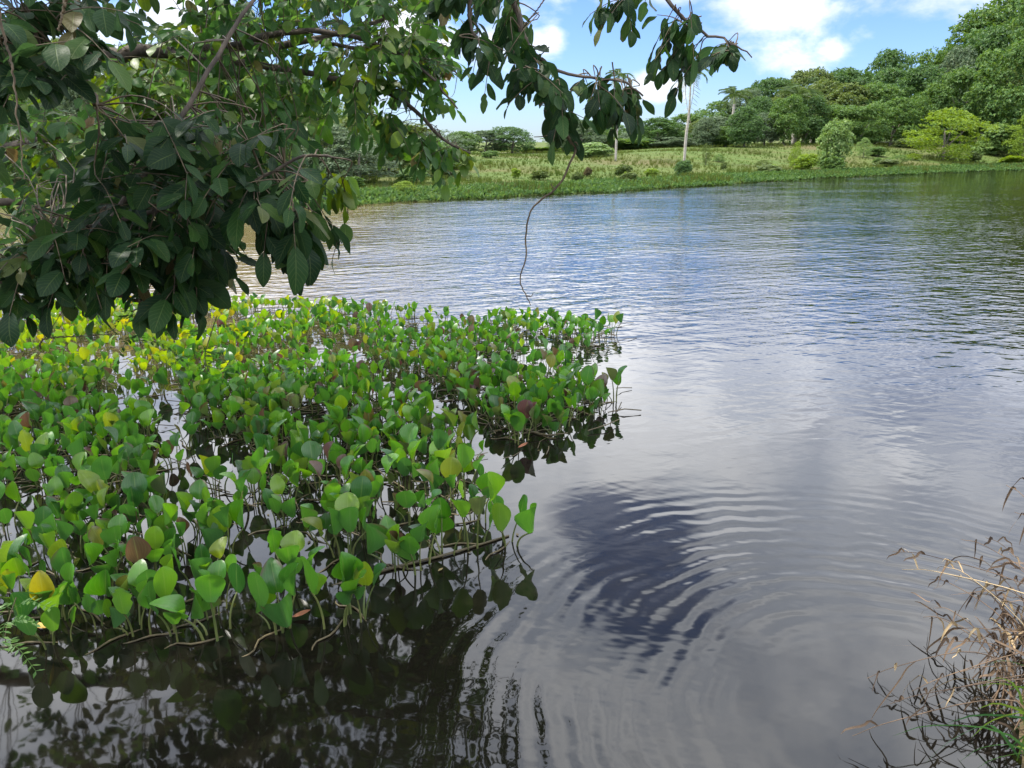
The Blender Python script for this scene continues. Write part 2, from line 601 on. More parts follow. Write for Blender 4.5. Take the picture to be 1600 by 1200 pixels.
c = k.mix(k.step(k.sep(pos)[2], 1.9, 2.8), c, (0.035, 0.045, 0.018))
c = k.mix(k.step(py, 12.0, 6.0), c, k.mix(n3, (0.06, 0.045, 0.025), (0.13, 0.10, 0.055)))
p = k.new('ShaderNodeBsdfPrincipled')
k.put(p.inputs['Base Color'], c)
p.inputs['Roughness'].default_value = 0.95
p.inputs['Specular IOR Level'].default_value = 0.1
bp = k.new('ShaderNodeBump')
bp.inputs['Distance'].default_value = 0.25
k.put(bp.inputs['Height'], n2)
k.put(p.inputs['Normal'], bp.outputs[0])
k.l.new(p.outputs[0], out.inputs[0])
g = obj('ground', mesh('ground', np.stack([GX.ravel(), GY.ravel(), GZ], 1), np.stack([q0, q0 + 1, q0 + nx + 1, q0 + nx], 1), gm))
tag(g, 'grassy pasture and banks around the pond rising to the wooded hill', 'ground', None, 'structure')

wm, k, out = material('pond_water')
pos = k.new('ShaderNodeNewGeometry').outputs['Position']
wx, wy, wz = k.sep(pos)


def rot2(ang, sx, sy):
    c_, s_ = math.cos(ang), math.sin(ang)
    a = k.math('ADD', k.math('MULTIPLY', wx, c_ * sx), k.math('MULTIPLY', wy, s_ * sx))
    b = k.math('ADD', k.math('MULTIPLY', wx, -s_ * sy), k.math('MULTIPLY', wy, c_ * sy))
    return k.comb(a, b, 0.0)


r1 = k.noise(rot2(0.34, 2.5, 5.4), 1.0, 2.5, 0.5, 0.25)
r2 = k.noise(rot2(-0.42, 3.6, 8.0), 1.0, 2.0, 0.5, 0.25)
r3 = k.noise(rot2(0.30, 0.6, 1.1), 1.0, 2.0, 0.5)
patch = k.step(k.noise(rot2(0.2, 0.16, 0.34), 1.0, 2.0), 0.35, 0.65, 0.55, 1.0)
wind = k.math('MULTIPLY', k.step(k.math('ADD', wy, k.math('MULTIPLY', wx, 0.35)), 3.6, 9.5, 0.035, 1.0), patch)
rip = k.math('MULTIPLY', k.math('ADD', k.math('ADD', k.math('MULTIPLY', r1, 0.025), k.math('MULTIPLY', r2, 0.0105)), k.math('MULTIPLY', r3, 0.022)), wind)
# rings spreading from the grass stalks on the right
rd = k.vmath('DISTANCE', k.comb(wx, wy, 0.0), (1.32, 1.98, 0.0))
wob = k.math('MULTIPLY', k.noise(rot2(0.4, 1.0, 1.0), 2.2, 2.0), 0.16)
rd2 = k.math('ADD', rd, wob)
ring = k.math('SINE', k.math('MULTIPLY', rd2, 2 * PI / 0.105))
win = k.math('MULTIPLY', k.step(rd, 0.40, 0.90), k.step(rd, 2.0, 1.25))
wamp = k.step(k.noise(rot2(0.9, 1.0, 1.0), 2.0, 3.0), 0.32, 0.62, 0.10, 1.0)
ring = k.math('MULTIPLY', k.math('MULTIPLY', ring, 0.00095), k.math('MULTIPLY', win, wamp))
fine = k.math('MULTIPLY', k.math('MULTIPLY', k.noise(rot2(-0.2, 5.0, 9.0), 1.0, 2.0), 0.0018), k.math('MULTIPLY', win, 1.0))
hgt = k.math('ADD', k.math('ADD', rip, ring), fine)
bp = k.new('ShaderNodeBump')
bp.inputs['Strength'].default_value = 1.0
bp.inputs['Distance'].default_value = 1.0
k.put(bp.inputs['Height'], hgt)
p = k.new('ShaderNodeBsdfPrincipled')
silt = k.noise(rot2(0.2, 0.25, 0.5), 1.0, 3.0)
k.put(p.inputs['Base Color'], k.mix(k.math('MULTIPLY', k.step(wy, 4.5, 9.0), k.step(k.math('ADD', wx, k.math('MULTIPLY', wy, 0.10)), 0.8, -3.0)), k.mix(silt, (0.0038, 0.0034, 0.0023), (0.0075, 0.0066, 0.0045)), (0.125, 0.092, 0.046)))  # far-left brown: silt, plus the wood's mirrored brown put into the colour
p.inputs['Roughness'].default_value = 0.03
p.inputs['IOR'].default_value = 1.50
k.put(p.inputs['Normal'], bp.outputs[0])
k.l.new(p.outputs[0], out.inputs[0])
wxs = np.linspace(-34, 92, 40)
wys = np.linspace(0.2, 75, 30)
WX, WY = np.meshgrid(wxs, wys)
ii, jj = np.meshgrid(np.arange(39), np.arange(29))
q0 = (jj * 40 + ii).ravel()
wo = obj('water', mesh('water', np.stack([WX.ravel(), WY.ravel(), WX.ravel() * 0], 1), np.stack([q0, q0 + 1, q0 + 41, q0 + 40], 1), wm))
tag(wo, 'brown pond water mirroring the cloudy sky, ruffled by wind and ring ripples', 'water', None, 'structure')


# ------------------------------------------------------------------ far trees
def sprig():
    parts = []
    for a, l in ((-0.9, 0.85), (0.0, 1.0), (0.9, 0.85)):
        c_, s_ = math.cos(a), math.sin(a)
        pts = np.array(((0, 0, 0), (0.24, 0.5, 0.10), (0, 1.0, -0.12), (-0.24, 0.5, 0.10))) * l
        R = np.array(((c_, s_, 0), (-s_, c_, 0), (0, 0, 1)))
        parts.append((pts @ R.T, np.array([[0, 1, 2, 3]]), np.zeros((4, 2))))
    return join(parts)


SPRIG = sprig()


def unit(n):
    d = RNG.normal(size=(n, 3))
    return d / np.linalg.norm(d, axis=1)[:, None]


def crown_mesh(name, lobes, per, size, mat, flat=0.0):
    """lobes: centre, radii; leaves spread through each lobe, mostly near its skin"""
    pos, nr = [], []
    for c, r in lobes:
        n = int(per * (r[0] * r[1] + r[0] * r[2]) * 0.5 / 0.04)
        d = unit(n)
        d[:, 2] = np.where(d[:, 2] < -0.35, -d[:, 2] * 0.7, d[:, 2])
        rad = 1.0 - np.abs(RNG.normal(0, 0.17, n))
        bumpy = 1.0 + 0.16 * np.sin(d[:, 0] * 7 + c[0] * 40) * np.sin(d[:, 2] * 8 + c[1] * 30)
        pos.append(np.array(c) + d * np.array(r) * (rad * bumpy)[:, None])
        nr.append(d)
    pos, nr = np.concatenate(pos), np.concatenate(nr)
    keep = pos[:, 2] > 0.0
    pos, nr = pos[keep], nr[keep]
    n = len(pos)
    axis = nr * 0.5 + RNG.normal(0, 0.6, (n, 3)) + np.array((0, 0, -0.25))
    nrm = nr + RNG.normal(0, 0.45, (n, 3)) + np.array((0, 0, 0.5 + flat))
    sc = size * RNG.uniform(0.6, 1.35, n)
    hi = np.percentile(pos[:, 2], 98)
    pos[:, 2] *= 0.98 / hi
    pos[:, :2] *= 0.43 / np.percentile(np.hypot(pos[:, 0], pos[:, 1]), 96)
    v, f, u = scatter([SPRIG], pos, frames(axis, nrm), sc, np.zeros(n, dtype=int))
    return mesh(name, v, f, mat, None, False)


def lobes_round(n, zlo, zhi, rx, lump):
    out = []
    for i in range(n):
        a = i * 2.399 + RNG.uniform(-0.3, 0.3)
        q = (i + 0.5) / n
        z = zlo + (zhi - zlo) * q
        ring = rx * math.sqrt(max(0.03, 1 - (2 * q - 0.85) ** 2 * 0.85)) * RNG.uniform(0.55, 0.95)
        r = lump * RNG.uniform(0.55, 1.55)
        out.append(((math.cos(a) * ring, math.sin(a) * ring, z), (r, r, r * RNG.uniform(0.6, 0.9))))
    return out


def lobes_umbrella(n, zc, rx, lump):
    out = []
    for i in range(n):
        a = i * 2.399 + RNG.uniform(-0.3, 0.3)
        q = math.sqrt((i + 0.5) / n)
        out.append(((math.cos(a) * rx * q, math.sin(a) * rx * q, zc - 0.20 * q * q + RNG.uniform(-0.05, 0.05)),
                    (lump * RNG.uniform(0.8, 1.3), lump * RNG.uniform(0.8, 1.3), lump * RNG.uniform(0.55, 0.8))))
    for i in range(n // 2):
        a = RNG.uniform(0, 2 * PI)
        out.append(((math.cos(a) * rx * 0.6, math.sin(a) * rx * 0.6, RNG.uniform(0.25, zc - 0.2)), (lump * 0.8,) * 2 + (lump * 0.5,)))
    return out


def lobes_tall(n, rx, lump):
    out = []
    for i in range(n):
        a = RNG.uniform(0, 2 * PI)
        z = RNG.uniform(0.08, 0.92)
        rr = rx * (0.55 + 0.45 * math.sin(PI * min(1, z * 1.05))) * RNG.uniform(0.5, 1.0)
        r = lump * RNG.uniform(0.5, 1.55)
        out.append(((math.cos(a) * rr, math.sin(a) * rr, z), (r, r, r * RNG.uniform(0.7, 1.2))))
    return out


LEAF_S = 0.032
CROWNS = {}


def crown(kind, variant, mat):
    key = (kind, variant, mat)
    if key not in CROWNS:
        base = (kind, variant)
        if base in CROWNS:
            me = CROWNS[base].copy()
            me.materials.clear()
            me.materials.append(M[mat])
        else:
            if kind == 'round':
                me = crown_mesh('crown', lobes_round(38, 0.10, 0.88, 0.36, 0.112), 470, LEAF_S, mat)
            elif kind == 'umbrella':
                me = crown_mesh('crown', lobes_umbrella(24, 0.86, 0.42, 0.13), 430, LEAF_S, mat, 0.5)
            elif kind == 'tall':
                me = crown_mesh('crown', lobes_tall(42, 0.32, 0.105), 470, LEAF_S, mat)
            elif kind == 'feather':
                me = crown_mesh('crown', lobes_round(34, 0.06, 0.90, 0.36, 0.11), 480, 0.024, mat, 0.0)
            elif kind == 'shrub':
                me = crown_mesh('crown', lobes_round(14, 0.10, 0.72, 0.36, 0.19), 170, 0.075, mat)
            CROWNS[base] = me
        CROWNS[key] = me
    return CROWNS[key]


TRUNKS = []
for q in range(3):
    parts = []
    lean = RNG.uniform(-0.05, 0.05, 2)
    parts.append(tube(smooth_path([(0, 0, -0.03), (lean[0] * 0.4, lean[1] * 0.4, 0.2), (lean[0], lean[1], 0.62)], 8), np.linspace(0.026, 0.010, 8), 7))
    TRUNKS.append(mesh('trunk', *parts[0][:2], 'far_bark'))
LIMBS = []
for q in range(4):
    a = q * 1.7
    LIMBS.append(mesh('limb', *tube(smooth_path([(0, 0, 0.22), (0.10 * math.cos(a), 0.10 * math.sin(a), 0.42), (0.24 * math.cos(a), 0.24 * math.sin(a), 0.66)], 7),
                                    np.linspace(0.012, 0.004, 7), 5)[:2], 'far_bark'))


def tree(name, u, Y, vtop, wpx, kind, mat, label, cat='tree', group=None, limbs=2, vbase=None):
    p = at(u, 222, Y)
    z0 = float(terrain(p[0], p[1]))
    top = at(u, vtop, Y)[2]
    h = max(0.4, top - z0)
    dep = Y * CP + (H - z0) * SP
    w = wpx / F * dep
    root = thing(name, (p[0], p[1], z0), label, cat, group)
    root.rotation_euler = (0, 0, random.uniform(0, 6.28))
    sxy = w / 0.86
    cr = obj('crown', crown(kind, random.randrange(3), mat), root)
    cr.scale = (sxy, sxy * random.uniform(0.85, 1.15), h)
    cr.rotation_euler = (random.uniform(-0.12, 0.12), random.uniform(-0.12, 0.12), 0)
    tr = obj('trunk', TRUNKS[random.randrange(3)], root)
    tr.scale = (max(sxy, h * 0.6), max(sxy, h * 0.6), h)
    for q in range(limbs):
        lb = obj('limb', LIMBS[random.randrange(4)], root)
        lb.scale = (sxy, sxy, h)
        lb.rotation_euler = (0, 0, random.uniform(0, 6.28))
    return root


sky_u = [300, 560, 640, 735, 780, 830, 850, 870, 890, 930, 960, 985, 1000, 1050, 1080, 1100, 1140, 1200, 1240, 1290, 1330, 1350, 1400, 1420, 1460, 1510, 1560, 1600, 1700]
sky_v = [165, 180, 190, 203, 205, 212, 240, 225, 190, 178, 190, 205, 190, 186, 182, 166, 150, 120, 109, 99, 108, 110, 104, 94, 60, 32, 14, -14, -60]


def skyline(u):
    return float(np.interp(u, sky_u, sky_v))


ORD = ['first', 'second', 'third', 'fourth', 'fifth', 'sixth', 'seventh', 'eighth', 'ninth', 'tenth', 'eleventh', 'twelfth', 'thirteenth', 'fourteenth',
       'fifteenth', 'sixteenth', 'seventeenth', 'eighteenth', 'nineteenth', 'twentieth', 'twenty-first', 'twenty-second', 'twenty-third', 'twenty-fourth', 'twenty-fifth', 'twenty-sixth', 'twenty-seventh', 'twenty-eighth', 'twenty-ninth', 'thirtieth', 'thirty-first', 'thirty-second',
       'thirty-third', 'thirty-fourth', 'thirty-fifth', 'thirty-sixth']
TONE = {'crown_dark': 'dark green', 'crown_mid': 'mid green', 'crown_olive': 'olive green', 'crown_grey': 'grey-green', 'crown_lime': 'yellow-green', 'crown_pale': 'pale green', 'crown_red': 'reddish brown'}
SHAPE = {'round': 'round-crowned', 'umbrella': 'flat-topped spreading', 'tall': 'tall vine-hung', 'feather': 'feathery', 'shrub': 'bushy'}


rows = [('back', 24, 0.0, 88, 100), ('middle', 12, 0.16, 70, 84), ('front', 0, 0.36, 62, 76)]
for rname, dY, drop, step, wid in rows:
    u = 878.0 + (20 if rname == 'middle' else 0)
    i = 0
    while u < 1740:
        sk = skyline(u)
        base_Y = float(np.interp(u, [870, 960, 1060, 1150, 1350, 1500, 1600, 1740], [74, 72, 66, 62, 66, 68, 66, 62]))
        foot = 236.0
        vt = sk + (foot - sk) * drop + random.uniform(-6, 16) * (1.0 if rname != 'back' else 0.6) - max(0.0, u - 1400) * 0.12
        if rname == 'front' and 980 < u < 1100:
            vt = max(vt, 214)
        if rname != 'back':
            vt = min(vt, 222)
        big = float(np.interp(u, [870, 1200, 1450, 1700], [0.55, 0.78, 1.15, 1.4]))
        kind = random.choice(['round', 'round', 'tall', 'round', 'umbrella'] if rname == 'back' else ['round', 'tall', 'round'])
        if 1240 < u < 1340 and rname == 'back':
            kind = 'umbrella'
        mt = random.choice(['crown_mid', 'crown_dark', 'crown_mid', 'crown_olive', 'crown_grey'])
        tree('forest_tree', u, base_Y + dY + random.uniform(-2, 2), vt, wid * big * random.uniform(0.9, 1.2), kind, mt,
             f'{TONE[mt]} {SHAPE[kind]} tree, {ORD[i]} from left in the {rname} row of the hillside forest',
             'tree', 'forest trees on the far hillside', 2 if rname == 'front' else 1)
        i += 1
        u += step * big * random.uniform(0.62, 0.85)
# the round treetop standing over the forest
tree('forest_tree', 1370, 92, 80, 88, 'round', 'crown_dark', 'dark round treetop standing up alone above the forest skyline', 'tree', 'forest trees on the far hillside')
# trees closing the pasture on the left
for i, (u, Y, vt, w, kd, mt) in enumerate([(800, 62, 199, 78, 'round', 'crown_dark'), (757, 62, 204, 72, 'round', 'crown_grey'), (723, 60, 206, 60, 'round', 'crown_mid'),
                                           (845, 68, 238, 60, 'shrub', 'crown_mid'), (905, 70, 188, 92, 'round', 'crown_grey'), (1030, 70, 186, 84, 'round', 'crown_dark'), (985, 68, 218, 60, 'shrub', 'crown_mid')]):
    tree('meadow_tree', u, Y, vt, w, kd, mt, f'{TONE[mt]} {SHAPE[kd]} tree, {ORD[i]} of the clump at the far end of the pasture', 'tree', 'trees at the far end of the pasture')
# the wood on the left bank
i = 0
for (Y, us, v0) in ((46, np.arange(-60, 735, 62), 186), (36, np.arange(-40, 690, 58), 214), (30, np.arange(-60, 600, 56), 246)):
    for u in us:
        kd = random.choice(['feather', 'round', 'round', 'tall'])
        mt = random.choice(['crown_grey', 'crown_mid', 'crown_grey', 'crown_olive'])
        v = float(np.interp(u, [0, 200, 420, 520, 600, 735], [60, 60, 84, 150, 186, 204])) + {186: 0, 214: 22, 246: 52}[v0] + random.uniform(-8, 10)
        tree('bank_tree', float(u) + random.uniform(-10, 10), Y + random.uniform(-1.5, 1.5), v, 112 * random.uniform(0.9, 1.2), kd, mt,
             f'{TONE[mt]} {SHAPE[kd]} tree, {ORD[i % 14]} from left in the {["back", "middle", "front"][0 if Y == 46 else 1 if Y == 36 else 2]} row of the left wood',
             'tree', 'trees of the wood on the left bank')
        i += 1
    i = 0
# low bushes along the wood and on the pasture
bushes = [(545, 27.5, 288, 46, 'shrub', 'crown_mid', 'green bush by the water at the foot of the left wood'),
          (640, 31, 264, 54, 'shrub', 'crown_mid', 'rounded green bush in the middle of the slope below the left wood'),
          (690, 34, 262, 50, 'shrub', 'crown_olive', 'olive bush beside the left wood where the pasture begins'),
          (722, 33, 272, 34, 'feather', 'crown_olive', 'small feathery bush on the slope right of the left wood'),
          (766, 48, 245, 26, 'shrub', 'crown_mid', 'lone dark bush on the crest below the far tree clump'),
          (930, 52, 224, 52, 'shrub', 'crown_pale', 'pale bush left of the thin palm trunk'),
          (1070, 37.5, 252, 28, 'shrub', 'crown_dark', 'dark round bush by the shore below the tall bare palm'),
          (1105, 46, 225, 14, 'feather', 'crown_olive', 'slender sapling right of the tall bare palm'),
          (975, 38, 258, 26, 'shrub', 'crown_olive', 'low olive bush on the slope under the thin palm'),
          (1022, 37, 264, 20, 'shrub', 'crown_lime', 'small bright bush near the shore between the palms'),
          (1245, 45, 222, 20, 'feather', 'crown_lime', 'small yellow-green sapling left of the pale shrub tree'),
          (1262, 44, 242, 36, 'shrub', 'crown_lime', 'yellow-green low bush left of the pale shrub tree'),
          (1352, 54, 216, 26, 'feather', 'crown_pale', 'small pale sapling right of the pale shrub tree'),
          (1374, 55, 230, 26, 'shrub', 'crown_mid', 'low green bush between the pale shrub tree and the feathery tree'),
          (1308, 45, 246, 34, 'shrub', 'crown_mid', 'low bush at the foot of the pale shrub tree'),
          (1205, 42, 258, 40, 'shrub', 'crown_olive', 'brownish low bush near the shore under the forest'),
          (1390, 50, 250, 40, 'shrub', 'crown_olive', 'low bush near the shore right of the pale shrub tree'),
          (1560, 62, 196, 60, 'shrub', 'crown_pale', 'pale leafy bush right of the feathery tree at the forest edge'),
          (1602, 60, 178, 66, 'feather', 'crown_lime', 'yellow-green feathery bush cut off at the right end of the far bank')]
for (u, Y, vt, w, kd, mt, lab) in bushes:
    tree('bush', u, Y, vt, w, kd, mt, lab, 'bush', 'bushes on the far bank', 1)
lows = []
for q in range(22):
    u = RNG.uniform(560, 1590)
    lows.append((u, RNG.uniform(0.6, 9.0) if q % 3 else RNG.uniform(6, 18)))
lows.sort()
for q, (u, dd) in enumerate(lows):
    sY = float(np.interp(u, [w[0] for w in far_px], FAR[:, 1])) + dd
    p_ = at(u, 222, sY)
    base_v = proj(np.array((p_[0], p_[1], float(terrain(p_[0], p_[1])))))[1][0]
    hh = RNG.uniform(5, 15)
    kd = random.choice(['shrub', 'feather', 'shrub'])
    mt = random.choice(['crown_mid', 'crown_olive', 'crown_lime', 'crown_olive', 'crown_mid', 'crown_red'])
    num = f'{ORD[q]} from the left' if q < 11 else f'{ORD[len(lows) - 1 - q]} from the right'
    tree('low_bush', u, sY, base_v - hh, hh * RNG.uniform(1.6, 3.4), kd, mt, f'small {TONE[mt]} {SHAPE[kd]} clump on the far pasture, {num}', 'bush', 'small clumps in the pasture', 0)
tree('shrub_tree', 1301, 47, 190, 52, 'shrub', 'crown_pale', 'pale green shrub tree with large leaves standing alone on the pasture', 'tree', None, 2)
tree('shrub_tree', 1478, 56, 172, 104, 'feather', 'crown_lime', 'feathery yellow-green spreading tree standing before the forest on the right', 'tree', None, 3)


# ------------------------------------------------------------------ palms
def frond_mesh(L, droop, mat, lw=0.035, nl=24):
    t = np.linspace(0, 1, 12)
    rach = np.stack([np.zeros(12), L * np.sin(t * 1.2) / 1.2 * (1 - 0.25 * droop * t), L * (0.42 * t - (0.55 + droop) * t * t)], 1)
    parts = [tube(rach, np.linspace(0.03, 0.008, 12), 4)]
    for i in range(nl):
        q = 0.12 + 0.88 * i / nl
        p0 = np.array([np.interp(q, t, rach[:, j]) for j in range(3)])
        ll = L * 0.26 * math.sin(PI * (0.12 + 0.80 * q))
        for s in (-1, 1):
            d = np.array((s * 0.85, 0.45, -0.35 + RNG.uniform(-0.2, 0.2)))
            d /= np.linalg.norm(d)
            w = np.array((0.0, 0.5, 0.6)) * lw
            parts.append((np.array([p0 - w, p0 + w, p0 + d * ll * 0.6 + w * 0.8 + (0, 0, -0.02), p0 + d * ll + (0, 0, -0.12 * ll)]), np.array([[0, 1, 2, 3]]), np.zeros((4, 2))))
    v, f, u = join(parts)
    return mesh('frond', v, f, mat, None, False)


FRONDS = [frond_mesh(2.3, dr, 'frond') for dr in (0.05, 0.25, 0.5)]
DEAD = frond_mesh(2.0, 1.1, 'dead_frond', 0.02, 12)


def palm(u, Y, vbase_extra, vcrown, r0, label, bend=0.0, fl=1.0, nfr=13, dead=False):
    p = at(u, 222, Y)
    z0 = float(terrain(p[0], p[1]))
    q = at(u, vcrown, Y)
    h = q[2] - z0
    root = thing('palm_tree', (p[0], p[1], z0), label, 'palm tree', 'palms on the far bank')
    path = smooth_path([(0, 0, -0.2), (bend * 0.2, 0, h * 0.3), (bend * 1.0, 0, h * 0.55), (bend * 0.8, 0, h * 0.8), (bend * 0.9, 0, h)], 16)
    s = np.linspace(0, 1, 16)
    rad = r0 * (1.0 - 0.35 * s + 0.15 * np.sin(s * 6))
    obj('trunk', mesh('trunk', *tube(path[:13], rad[:13], 8)[:2], 'palm_bark'), root)
    obj('crownshaft', mesh('crownshaft', *tube(path[12:], np.linspace(rad[12] * 1.08, rad[12] * 0.5, 4), 8)[:2], 'palm_shaft'), root)
    for i in range(nfr):
        a = i * 2.399
        fr = obj('frond', FRONDS[i % 3], root)
        fr.location = path[-1]
        tilt = 0.75 - 1.15 * (i / nfr)
        fr.rotation_euler = (tilt, 0, a)
        fr.scale = (fl, fl, fl)
    if dead:
        for a in (0.4, 3.3):
            fr = obj('frond', DEAD, root)
            fr.location = path[-1] - np.array((0, 0, 0.25))
            fr.rotation_euler = (-0.55, 0, a)
            fr['label'] = 'dead grey frond hanging down the trunk'
    return root


palm(1071, 47, 0, 112, 0.085, 'tall pale palm with bent bare trunk and hanging dead frond on the hump', 0.10, 0.6, 9, True)
palm(963, 48, 0, 120, 0.07, 'tall thin pale palm trunk rising behind the hanging leaves', 0.0, 0.5, 10)
palm(1142, 78, 0, 150, 0.20, 'dark palm rising above the forest edge left of the hill', 0.0, 0.95, 15)
palm(1240, 66, 0, 152, 0.20, 'palm with drooping fronds inside the hillside forest', 0.0, 1.15, 15)
palm(1268, 84, 0, 132, 0.18, 'small distant palm on the forest skyline', 0.0, 0.9, 13)

# ------------------------------------------------------------------ pasture grass and shore belt
tuft = join([(np.array(((-0.06 + dx_, dy_, 0), (0.06 + dx_, dy_, 0), (0.03 + dx_ * 2.2, dy_ * 2 + 0.02, 0.7), (-0.01 + dx_ * 2.6, dy_ * 2.6, 1.0))), np.array([[0, 1, 2, 3]]), np.zeros((4, 2)))
             for dx_, dy_ in ((-0.16, 0.0), (0.0, 0.1), (0.15, -0.05), (0.05, -0.14), (-0.08, 0.12))])
n = 60000
xs, ys = RNG.uniform(-22, 70, n), 22 + 62 * RNG.uniform(0, 1, n) ** 1.3
uu, vv, dep = proj(np.stack([xs, ys, np.full(n, 0.6)], 1))
d = shore_dist(xs, ys)
ok = (d > 0.1) & (d < 48) & (uu > 330) & (uu < 1720)
xs, ys, d = xs[ok], ys[ok], d[ok]
pn = np.sin(xs * 0.9) * np.sin(ys * 0.7 + 1) + np.sin(xs * 0.37 + ys * 0.5)
n = len(xs)
sc = RNG.uniform(0.09, 0.20, n) * (1 + 0.35 * np.clip(pn, -1, 1.5)) * (1 + 0.8 * np.exp(-d / 2.5))
ang = RNG.uniform(0, 2 * PI, n)
rt = np.zeros((n, 3, 3))
rt[:, 0, 0], rt[:, 0, 1], rt[:, 1, 0], rt[:, 1, 1], rt[:, 2, 2] = np.cos(ang), -np.sin(ang), np.sin(ang), np.cos(ang), 1
v, f, u_ = scatter([tuft], np.stack([xs, ys, terrain(xs, ys, d) - 0.02], 1), rt, sc, np.zeros(n, dtype=int))
tag(obj('grass', mesh('grass', v, f, 'pasture', None, False)), 'yellow-green tussocky grass covering the pasture on the far bank', 'grass', None, 'stuff')

bl = blade(1.0, 0.62, lambda t: max(0.05, math.sin(PI * min(0.97, 0.06 + t * 0.9)) ** 0.7), 2, 1, 0, 0.25)
n = 60000
seg = RNG.integers(0, len(FAR) - 1, n)
seg = np.searchsorted(np.cumsum(np.hypot(*np.diff(FAR, axis=0).T)), RNG.uniform(0, np.hypot(*np.diff(FAR, axis=0).T).sum(), n))
seg = np.clip(seg, 0, len(FAR) - 2)
t = RNG.uniform(0, 1, n)[:, None]
pp = FAR[seg] * (1 - t) + FAR[seg + 1] * t
nrm2 = FAR[seg + 1] - FAR[seg]
nrm2 = np.stack([-nrm2[:, 1], nrm2[:, 0]], 1) / np.linalg.norm(nrm2, axis=1)[:, None]
wobble = 0.35 * np.sin(pp[:, 0] * 1.3) + 0.25 * np.sin(pp[:, 0] * 3.1 + 1)
pp = pp + nrm2 * (RNG.uniform(-0.2, 2.4, n) * (1 - 0.35 * sst(pp[:, 0], 5, 25)) + wobble * RNG.uniform(0, 1, n))[:, None]
uu, vv, dep = proj(np.stack([pp[:, 0], pp[:, 1], np.zeros(n)], 1))
ok = (uu > 250) & (uu < 1720)
pp = pp[ok]
n = len(pp)
zz_ = np.maximum(0.0, terrain(pp[:, 0], pp[:, 1]))
axis = np.stack([RNG.normal(0, 0.8, n), RNG.normal(0, 0.8, n), np.ones(n)], 1)
nrm = RNG.normal(0, 0.7, (n, 3))
nrm[:, 2] += 0.6
v, f, u_ = scatter([bl], np.stack([pp[:, 0], pp[:, 1], zz_ + RNG.uniform(0.0, 0.10, n)], 1), frames(axis, nrm), RNG.uniform(0.09, 0.17, n), np.zeros(n, dtype=int))
tag(obj('water_plants', mesh('water_plants', v, f, 'belt_leaf', None, False)), 'continuous green belt of water plants along the far shore', 'water plants', None, 'stuff')


# ------------------------------------------------------------------ floating leaf plants
def wprof(t):
    return max(0.03, math.sin(PI * min(0.992, 0.035 + 0.955 * t ** 1.22)) ** 0.56)


WLEAF, WSTALK = [], []
NV = 15
for q in range(NV):
    sh = RNG.uniform(0.09, 0.19)
    L = RNG.uniform(0.115, 0.150)
    out_ = RNG.uniform(0.02, 0.09)
    sv = smooth_path([(0, 0, -0.03), (0, out_ * 0.15, sh * 0.35), (0, out_ * 0.55, sh * 0.75), (0, out_, sh)], 8)
    WSTALK.append(tube(sv, np.linspace(0.0058, 0.0032, 8), 5))
    tilt = RNG.uniform(-0.18, 0.34)                      # lean outwards from the stalk
    b = blade(L, L * RNG.uniform(0.70, 0.95), wprof, 8, 4, RNG.uniform(-0.05, 0.18) if q % 5 else RNG.uniform(0.5, 1.1), RNG.uniform(-0.10, 0.28) if q % 7 != 3 else 0.7, RNG.uniform(0, 0.05),
              None if q % 6 != 5 else np.clip(1 - np.abs(RNG.normal(0, 0.3, (9, 2))), 0.4, 1), RNG.uniform(-0.15, 0.55) if q % 4 else 1.0, True)
    ax = np.array([[RNG.uniform(-0.18, 0.18), math.sin(tilt), math.cos(tilt)]])
    nm = np.array([[0.0, -math.cos(tilt), math.sin(tilt)]])
    R = frames(ax, nm)[0]
    bv = b[0] @ R.T + sv[-1]
    WLEAF.append((bv, b[1], b[2]))
WLEAF_ME = [mesh('leaf', b[0], b[1], 'water_leaf', b[2]) for b in WLEAF]
SUNLIT_YELLOW_ME = [mesh('leaf', b[0], b[1], 'sunlit_yellow_leaf', b[2]) for b in WLEAF]
WSTALK_ME = [mesh('stalk', s[0], s[1], 'water_stalk') for s in WSTALK]
WSTEM_ME = []
for q in range(5):
    a = RNG.uniform(-0.5, 0.5)
    WSTEM_ME.append(mesh('stem', *tube(smooth_path([(-0.02, 0, -0.004), (0.08, 0.10 * a, 0.006), (0.15, 0.02 * a, 0.003), (0.22, 0.16 * a, -0.010)], 9), np.linspace(0.0046, 0.003, 9), 6)[:2], 'water_stem'))

